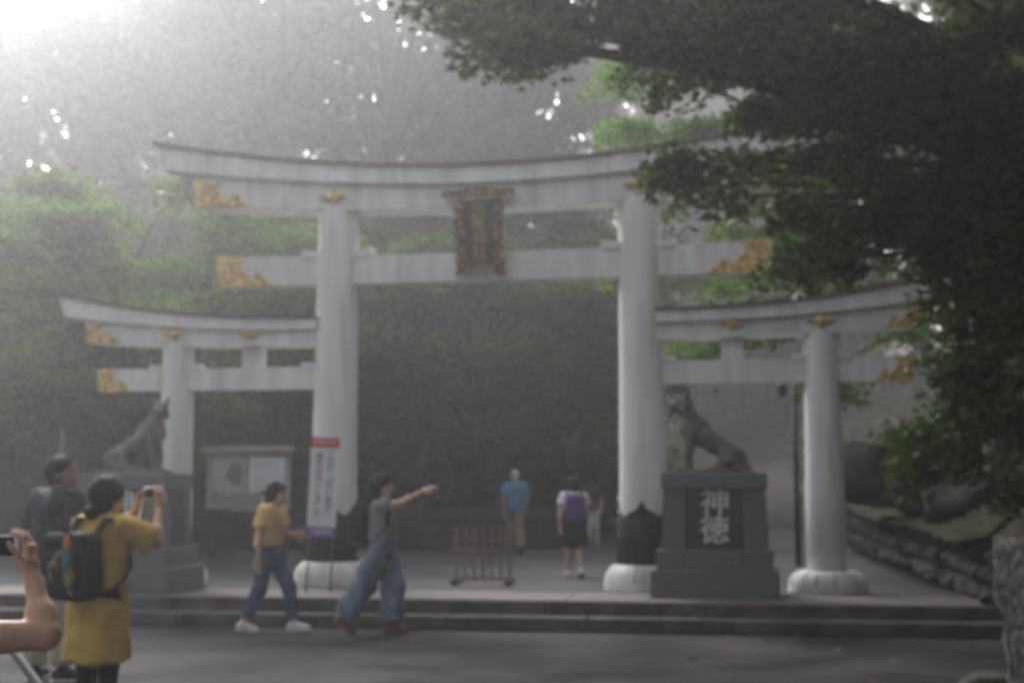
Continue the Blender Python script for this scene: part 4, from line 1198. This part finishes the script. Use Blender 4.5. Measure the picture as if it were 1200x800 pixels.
for q in (-1, 1): box_obj('leg', (q * .2, .035, (sb_.z - zb_) / 2), (.05, .04, sb_.z - zb_), DARKWOOD, sg)
# tall shrine-name stone
sp_ = P(669, 500, 37)
sm = empty('stone_pillar', (sp_.x, 37, zb_), .1, 'tall square stone pillar standing beyond the walkers', 'stone pillar')
box_obj('shaft', (0, 0, (sp_.z - zb_) / 2 + .1), (.42, .42, sp_.z - zb_ - .2), CONCRETE, sm, bev=.03, taper=.93)
box_obj('plinth', (0, 0, .15), (.75, .75, .34), CONCRETE, sm, bev=.03)
bm = bmesh.new(); prism(bm, [(-.195, 0), (.195, 0), (0, .14)], -.195, .195, Matrix.Translation((0, 0, sp_.z - zb_))); bm_obj('pointed_top', bm, CONCRETE, sm)
# lamp post beyond the right side gate
lp = P(931, 445, 24)
la = empty('street_lamp', (lp.x, 24, zb_), 0, 'dark lamp post with a small hanging lantern behind the gate', 'street lamp')
bm = bmesh.new(); tube(bm, [(0, 0, -.1), (0, 0, 1.5), (0, 0, lp.z - zb_)], [.06, .05, .04], 10); bm_obj('pole', bm, DARKMETAL, la, True)
bm = bmesh.new(); tube(bm, [(0, 0, lp.z - zb_ - .08), (-.1, 0, lp.z - zb_), (-.22, 0, lp.z - zb_ - .02)], .018, 6); bm_obj('arm', bm, DARKMETAL, la, True)
bm = bmesh.new(); lathe(bm, [(.03, -.30), (.07, -.27), (.085, -.12), (.12, -.10), (.02, -.02)], 10, (-.22, 0, lp.z - zb_)); bm_obj('lantern', bm, DARKMETAL, la)
# wooden barrier
b0 = G(566, 684, .262)
ba = empty('barrier', (b0.x, b0.y, .262), TANG * .6, 'low brown wooden barrier with seven upright posts on the plaza', 'barrier')
for i in range(7): box_obj('picket', (-.345 + i * .115, 0, .38), (.034, .034, .68), WOOD, ba, bev=.004)
for z, h_ in ((.565, .03), (.445, .03), (.075, .032)): box_obj('rail', (0, -.032, z), (.80, .03, h_), WOOD, ba, bev=.004)
for q in (-1, 1): box_obj('foot', (q * .345, 0, .028), (.10, .42, .056), DARKWOOD, ba, bev=.008)
# banner on two sticks before the tall pillar
bt, bb = P(380, 513, 16.15), P(373.5, 629, 16.15)
bn = empty('notice_banner', (P(373, 665, 16.15).x, 16.15, ZP - .012), TANG * .5, 'white upright notice banner with a red head and purple foot on two sticks', 'banner')
lean = math.atan2(bt.x - bb.x, bt.z - bb.z)
RB = Matrix.Rotation(lean, 4, 'Y'); hb = (bt - bb).length; z0 = bb.z - ZP + .012
def bpart(name, w, za, zb2, y, m_, par):
    bm = bmesh.new(); prism(bm, [(-w / 2, za), (w / 2, za), (w / 2, zb2), (-w / 2, zb2)], y, y + .004, RB); return bm_obj(name, bm, m_, par)
sheet_ = bpart('sheet', .345, z0, z0 + hb, -.03, SIGNWHITE, bn)
hd_ = bpart('red_header', .345, z0 + hb - .115, z0 + hb + .002, -.036, RED, bn)
ft_ = bpart('purple_footer', .345, z0 - .002, z0 + .12, -.036, PURPLE, bn)
def letters(name, chars, size, y, m_, par):
    bm = bmesh.new(); text_into(bm, chars, size, RB @ Matrix.Translation((0, y, 0)), .001); return tag(bm_obj(name, bm, m_, par), kind='stuff')
letters('header_lettering', [(c, -.108 + i * .072, z0 + hb - .058) for i, c in enumerate('お知らせ')], .075, -.038, SIGNWHITE, hd_)
letters('footer_lettering', [(c, -.108 + i * .072, z0 + .06) for i, c in enumerate('三峯神社')], .075, -.038, SIGNWHITE, ft_)
letters('column_lettering', [(c, .07, z0 + hb - .17 - i * .092) for i, c in enumerate('一日の﹁白い氣守﹂')], .098, -.032, INK, sheet_)
c2 = '頒布は休止しました'
letters('column_lettering', [(c, -.06, z0 + hb - .22 - i * .085) for i, c in enumerate(c2) if c not in '休止'], .094, -.032, INK, sheet_)
letters('red_lettering', [(c, -.06, z0 + hb - .22 - i * .085) for i, c in enumerate(c2) if c in '休止'], .094, -.032, RED, sheet_)
for q in (-1, 1):
    bm = bmesh.new(); tube(bm, [RB @ Vector((q * .145, .0, 0)), RB @ Vector((q * .145, 0, z0 + hb + .02))], .012, 8); bm_obj('stick', bm, WOOD, bn, True)

# ------------------------------------------------------------------ trees
def D3(px, py, d): p = P(px, py, d); return (p.x, p.y, p.z)
tree('maple_tree', 'bright green maple rising behind the notice board and the wolf facing the road', (-8.6, 28.5, zb_), (-8.2, 28.5, 6.2), .20,
     blob_targets((-8.0, 27.5, 5.0), (4.6, 3.4, 2.9), 40, 3, .45), 56000, .125, (.95, .15), LF_LEFT, tilt=.7, seed=5, bend=(.5, 0), droop=.22)
tree('maple_tree', 'green maple crown behind the bright maple, half lost in fog', (-5.5, 33, zb_), (-5.2, 33, 7.6), .22,
     blob_targets((-5.4, 33, 6.6), (3.9, 3, 2.7), 34, 8, .35), 34000, .14, (.8, .24), LF_LEFT, tilt=.9, seed=6, bend=(-.4, 0), droop=.22)
tree('maple_tree', 'dark leafy tree over the slat fence, behind the man in dark shirt', (-12.0, 30, zb_), (-11.6, 30, 4.8), .18,
     blob_targets((-11.2, 29.5, 4.0), (3.4, 2.6, 2.3), 28, 9, .3), 30000, .125, (.7, .25), LF_MID, tilt=.5, seed=7)
CMAPLE = tree('maple_tree', 'dark maple with two thin trunks framed by the main gate', (-.9, 34, zb_), (-.4, 34, 6.0), .15,
     blob_targets((-.6, 33.2, 5.1), (4.4, 3.2, 2.7), 46, 12, .3), 52000, .125, (.8, .22), LF_MID, tilt=.9, seed=9, bend=(-.3, 0), droop=.25)
tree('maple_tree', 'shadowed tree beside the stone pillar, behind the walkers', (2.4, 41, .5), (1.9, 41, 7.2), .2,
     blob_targets((1.2, 40, 6.2), (3.0, 3, 3.6), 30, 13, .3), 30000, .15, (.85, .28), LF_MID, tilt=.5, seed=10)
mid_t = [D3(x, y, d) for x, y, d in ((758, 75, 20.5), (800, 95, 21), (845, 80, 22), (742, 150, 20.5), (790, 165, 21), (840, 150, 21.5), (880, 190, 22), (800, 235, 21), (850, 270, 21.5), (795, 300, 20.5),
                                      (840, 330, 21.5), (890, 300, 22.5), (900, 240, 23), (870, 385, 22), (920, 350, 22.5), (930, 130, 23), (900, 60, 22), (960, 40, 23), (880, 10, 22), (820, 20, 21), (830, 400, 22.5), (960, 440, 22), (1000, 420, 23))]
tree('maple_tree', 'misty pale green maple hanging over the gate beams behind the dark overhanging maple', (9.6, 24.5, 2.4), (9.0, 24.2, 10.5), .26, mid_t, 24000, .10, (.62, .16), LF_LEFT, tilt=.9, seed=14, droop=.4, arch=.12, limb_lo=.3)
near_px = ((910, -18, 10.4), (935, -6, 10.8), (1000, -2, 10.2), (870, 15, 10.6), (960, 10, 10.4), (548, 12, 10), (585, 22, 10.4), (612, 45, 9.8), (655, 58, 10), (690, 30, 10.4), (640, 0, 10.5), (600, -30, 10.2), (735, 22, 10.8), (785, 42, 10), (740, -30, 10), (820, 20, 10.6), (690, -20, 11), (790, -10, 10.5), (840, 50, 10.3),
           (818, 195, 10.6), (845, 212, 11), (880, 185, 10.4), (895, 228, 10.8), (915, 190, 11.2), (925, 130, 10.6), (905, 55, 11), (955, 130, 10.5), (940, 240, 10.8), (960, 60, 10), (880, 0, 10.2), (920, 20, 10.7), (920, 90, 10.2), (985, 180, 10.3),
           (975, 295, 10.4), (1005, 300, 10.8), (1000, 255, 11.2), (1030, 200, 10.5), (1060, 270, 11.2), (1020, 110, 10.3), (1080, 150, 10.6), (1075, 240, 10.9), (1120, 60, 10), (1040, 20, 10.6), (1180, 110, 10), (1100, 110, 10.3), (1150, 150, 10.8),
           (1150, 200, 10.4), (1190, 270, 10.2), (1120, 300, 11), (1180, 30, 10.6), (960, -30, 10.6), (1060, -50, 10), (1160, -50, 11), (860, -40, 10.8), (1000, 60, 10.8), (1080, 60, 10.4), (1140, 345, 11.5), (1120, 240, 10.5), (1160, 330, 10.6),
           (1140, 415, 11.4), (1130, 375, 11), (1100, 500, 12), (1115, 525, 11.8), (1150, 470, 11.6), (1150, 430, 11), (1190, 380, 10.6), (1150, 520, 11.6), (1190, 480, 11.2), (1200, 560, 11.6))
near_t = blob_targets((4.6, 9.6, 7.3), (3.2, 3.0, 1.0), 16, 38, .1) + blob_targets((5.6, 13.6, 8.9), (3.6, 3.2, 1.3), 14, 34, .1) + [D3(*q) for q in near_px] + [D3(x, y, d) for x, y, d in ((900, -160, 11), (1050, -220, 11), (760, -170, 11.5), (1200, -180, 11), (1250, 150, 11), (1280, 350, 11.5), (1100, -350, 12), (900, -300, 13), (1280, 0, 12), (1250, 500, 12))]  # both blobs: crown above the view, added to shade road and steps
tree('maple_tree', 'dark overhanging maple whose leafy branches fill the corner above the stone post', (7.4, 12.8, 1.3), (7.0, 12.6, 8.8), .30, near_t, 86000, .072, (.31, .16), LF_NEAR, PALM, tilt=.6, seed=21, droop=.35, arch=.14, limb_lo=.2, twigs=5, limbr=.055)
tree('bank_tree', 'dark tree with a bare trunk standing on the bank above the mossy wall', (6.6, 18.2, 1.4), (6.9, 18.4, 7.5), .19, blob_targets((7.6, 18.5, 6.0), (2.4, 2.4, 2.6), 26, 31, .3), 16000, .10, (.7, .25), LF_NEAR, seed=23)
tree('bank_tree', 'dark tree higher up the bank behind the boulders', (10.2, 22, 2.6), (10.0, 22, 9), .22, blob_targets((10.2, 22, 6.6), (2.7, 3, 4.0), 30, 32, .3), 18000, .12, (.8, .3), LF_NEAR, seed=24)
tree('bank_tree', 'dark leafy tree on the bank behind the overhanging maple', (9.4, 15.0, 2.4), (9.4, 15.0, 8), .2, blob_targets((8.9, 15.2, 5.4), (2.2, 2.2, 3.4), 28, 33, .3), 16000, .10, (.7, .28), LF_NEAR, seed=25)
tree('maple_tree', 'unseen leafy maple over the roadside, added to shade the road and the air', (8.2, 4.5, 0), (7.2, 4.5, 7.6), .28, blob_targets((3.6, 4.2, 7.9), (5.6, 5.6, 2.2), 70, 35, .1), 60000, .17, (.9, .3), LF_NEAR, RHOMB, seed=26, tilt=.7)  # out of view; its canopy is added to darken the near air and road
# tall forest behind: three kinds, each repeated
FT = []
for i, (hh, rx) in enumerate(((21, 4.6), (23, 4.0), (19, 5.0))):
    tg = blob_targets((0, 0, hh * .58), (rx, rx, hh * .40), 48, 50 + i, .35)
    tg = [np.array((p[0] * (1.25 - p[2] / hh * .7), p[1] * (1.25 - p[2] / hh * .7), p[2])) for p in tg]
    FT.append(tree('forest_tree', 'tall forest tree fading into fog beyond the gate', (0, 0, 0), (R.uniform(-.4, .4), 0, hh * .95), .34, tg, 21000, .26, (1.05, .5), LF_FAR, tilt=.6, seed=60 + i, group='tall trees of the foggy forest', limbr=.09, droop=.3))
spots = [(-21.5, 48, .95), (-11.7, 51, 1.15), (-17.4, 46.5, .93),  (-14.3, 45, 1.08), (-9.2, 47, 1.15), (-4.2, 45, 1.15), (-.4, 47, 1.2), (.3, 52, 1.15), (-25, 56, 1.0), (-17, 57, .85), (-11.5, 59, .86), (-6.0, 58, .84), (-1.0, 60, .95),
         (15.0, 45, 1.0), (13.8, 34, .9), (17.5, 58, 1.1), (19, 39, 1.0), (-17.5, 37, .62), (-30, 60, 1.0), (-27, 44, .8), (12.0, 92, 1.5), (15.5, 90, 1.5), (18.5, 93, 1.5), (9.5, 95, 1.45), (13.8, 98, 1.6), (18, 24, .9), (15.5, 14, .85),
         (11.5, 8.5, .9), (8.5, 2.5, .85), (13, -2, .95), (6.5, -5, .9), (17, 5, 1.0), (0.5, -10, .9), (9, -12, 1.0), (14.5, 19.5, .95), (-7.5, -12, .9), (-16, 2, .95), (-19, 12, 1.0), (-18.5, 22, .9), (-13, -6, .9)]
for i, (x, y, k) in enumerate(spots):
    if 44 <= y <= 75: x, y, k = x * 1.35, y * 1.35, k * 1.32      # the tall forest stands well back
    z = hill_z(x, y) if y > 36 else (3.5 if x > 12 and y > 12 else 0)
    loc = (x, y, z - .2); rz = R.uniform(0, 6.28); sc = (k * R.uniform(.9, 1.1),) * 2 + (k,)
    if i < 3:
        FT[i].location = loc; FT[i].rotation_euler = (0, 0, rz); FT[i].scale = sc
    else:
        c_ = copy_tree(FT[i % 3], loc, rz, sc)
        if y < 30: tag(c_, 'unseen tall broad-leaved tree on this side of the gate, added for its shade', group='unseen shade trees along the road')  # trees around the camera, never in view, added to shade air and ground
for x, y, k in ((-3.6, 40, 1.25), (-8.8, 41, 1.3), (-13.5, 40, 1.3), (.6, 44, 1.35), (-6.2, 46, 1.5), (-.6, 53, 1.4), (-1.5, 50, 1.5)):
    tag(copy_tree(CMAPLE, (x, y, hill_z(x, y) if y > 38 else .1), R.uniform(0, 6), (k, k, k * .95), 'spreading tree at the forest edge behind the two-trunked maple'), group='spreading trees at the forest edge')
# shrubs along the back wall
SHR = []
for i in range(2):
    SHR.append(tree('shrub', 'dense dark shrub growing behind the garden wall', (0, 0, 0), (0, 0, 1.5), .05, blob_targets((0, 0, 1.1), (.95, .8, .85), 22, 70 + i, .3), 5200, .10, (.34, .22), LF_SHRUB, seed=80 + i, group='shrubs behind the garden wall', cat='shrub', limb_lo=.05, limbr=.02, droop=.1))
shp = [(-13, 32.5, 1.3), (-11.2, 32, 1.2), (-9.5, 32.3, 1.35), (-7.8, 31.9, 1.2), (-6.1, 32.2, 1.3), (-4.4, 32, 1.2), (-2.6, 32.2, 1.15), (-.8, 32.6, 1.1), (.9, 34.5, 1.2), (2.3, 37.5, 1.5), (2.6, 40, 1.5), (1.8, 44, 1.8), (1.2, 46, 2), (-14.5, 31, 1.3)]
lane_ = [(11.2, 92, 5.6), (13.8, 90, 5.6), (16.2, 92, 5.9), (18.8, 90, 5.5), (21, 92, 5.6), (12.6, 96, 6.6), (15.2, 97, 6.8), (17.9, 96, 6.6)]
edge_ = [(-19 + 2.0 * i, 44.5 + 1.6 * math.sin(i * 2.1), 3.1 + .5 * math.sin(i * 1.3)) for i in range(10)] + [(-27 + 3.0 * i, 59 + 1.6 * math.sin(i * 2.1), 4.8 + .6 * math.sin(i * 1.3)) for i in range(10)]
side_ = [(6.9, 7, 2.3), (7.6, 9.6, 2.4), (6.4, 4.4, 2.2), (6.8, 1.5, 2.4)]  # shrubs beyond the frame edge, added to keep sky light off the road
for i, (x, y, k) in enumerate(shp):
    if i < 2: o = SHR[i]; o.location = (x, y, .1); o.scale = (k,) * 3
    else: copy_tree(SHR[i % 2], (x, y, .1), R.uniform(0, 6), (k, k, k * R.uniform(.85, 1.1)))
for i, (x, y, k) in enumerate(lane_):
    tag(copy_tree(SHR[i % 2], (x, y, hill_z(x, y) - .2), R.uniform(0, 6), (k, k, k), 'large bushy tree closing the far end of the foggy lane'), group='bushy trees at the end of the lane')
for i, (x, y, k) in enumerate(edge_):
    tag(copy_tree(SHR[i % 2], (x, y, hill_z(x, y) - .3), R.uniform(0, 6), (k, k, k), 'bushy undergrowth tree at the foot of the forested hill'), group='bushy trees at the foot of the hill')
for i, (x, y, k) in enumerate(side_):
    tag(copy_tree(SHR[i % 2], (x, y, -.1), R.uniform(0, 6), (k, k, k), 'unseen tall dark shrub along the road, added to shade it'), group='unseen shade shrubs along the road')
# undergrowth over the hill and the bank
rng = np.random.default_rng(90)
xs, ys = rng.uniform(-45, 32, 26000), 41 + rng.uniform(0, 1, 26000) ** 1.5 * 60
lane_ok = (np.abs(xs - .165 * ys) > 2.6) | (ys > 84)
xs, ys = xs[lane_ok], ys[lane_ok]
zs = np.array([hill_z(a, b) for a, b in zip(xs, ys)]) + rng.uniform(0, 1.3, len(xs)) ** 1.5
V, Fc = leaves(np.stack([xs, ys, zs], 1), .42, .8, RHOMB, rng)
tag(mesh_obj('undergrowth', np_mesh('undergrowth', V, Fc), LF_FAR), 'low undergrowth covering the wooded hill', 'undergrowth', kind='stuff')
pp_ = []
for i in range(9000):
    s, d = R.uniform(-.2, 1.9), .7 + R.random() ** 1.4 * 10
    b = bank_pt(s, d); pp_.append((b[0], b[1], b[2] + R.random() ** 2 * .5))
V, Fc = leaves(np.array(pp_), .14, .8, RHOMB, rng)
tag(mesh_obj('bank_undergrowth', np_mesh('bank_undergrowth', V, Fc), LF_SHRUB), 'ferns and low plants covering the bank', 'undergrowth', kind='stuff')
# fallen leaves
LV, LFc = PALM
lm = np_mesh('fallen_leaf', LV * .075 + np.array((0, 0, .002)), LFc); lm.materials.append(mat('dry_leaf', (.26, .12, .07), .8, .3, 20))
for px, py in ((903, 750), (982, 762), (1052, 775), (1068, 786), (1018, 798), (1000, 790), (938, 744), (1110, 752), (1140, 756), (858, 748), (505, 737), (812, 772), (1090, 742), (1030, 748)):
    o = bpy.data.objects.new('fallen_leaf', lm); COL.objects.link(o); q = G(px, py, .008)
    o.location = q; o.rotation_euler = (R.uniform(-.3, .3), R.uniform(-.3, .3), R.uniform(0, 6)); o.scale = (R.uniform(.8, 1.5),) * 3
    tag(o, 'dry reddish leaf lying on the road before the steps', 'leaf', 'fallen leaves on the road')
# grey handrail by the near photographer
h0, h1 = P(8, 752, 5.2), P(52, 812, 5.0)
hr = empty('handrail', (h1.x, h1.y, 0), 0, 'sloping grey metal handrail below the raised bare arm', 'handrail')
bm = bmesh.new(); q0 = h0 - Vector((h1.x, h1.y, 0)); q1 = h1 - Vector((h1.x, h1.y, 0)); dq = (q1 - q0)
tube(bm, [q0 - dq * 3, q0, q1, q1 + dq * .6], .017, 12); bm_obj('rail', bm, STEEL, hr, True)
for e in (q0 - dq * 2.6, q1 + dq * .5):
    bm = bmesh.new(); tube(bm, [(e.x, e.y, 0), (e.x, e.y, e.z)], .02, 10); bm_obj('rail_post', bm, STEEL, hr, True)

# ------------------------------------------------------------------ fog
bm = bmesh.new(); box(bm, (0, 50, 29.4), (316, 230, 61.6))
hz = bm_obj('haze', bm); tag(hz, 'even pale fog filling the whole place', 'fog', kind='stuff')
fm = bpy.data.materials.new('fog'); fm.use_nodes = True; fn = fm.node_tree.nodes
fn.remove(fn['Principled BSDF'])
pv = fn.new('ShaderNodeVolumePrincipled'); pv.inputs['Color'].default_value = (.945, .945, .975, 1); pv.inputs['Density'].default_value = FOG_DENSITY; pv.inputs['Anisotropy'].default_value = .76
fm.node_tree.links.new(pv.outputs[0], fn['Material Output'].inputs['Volume'])
hz.data.materials.append(fm)
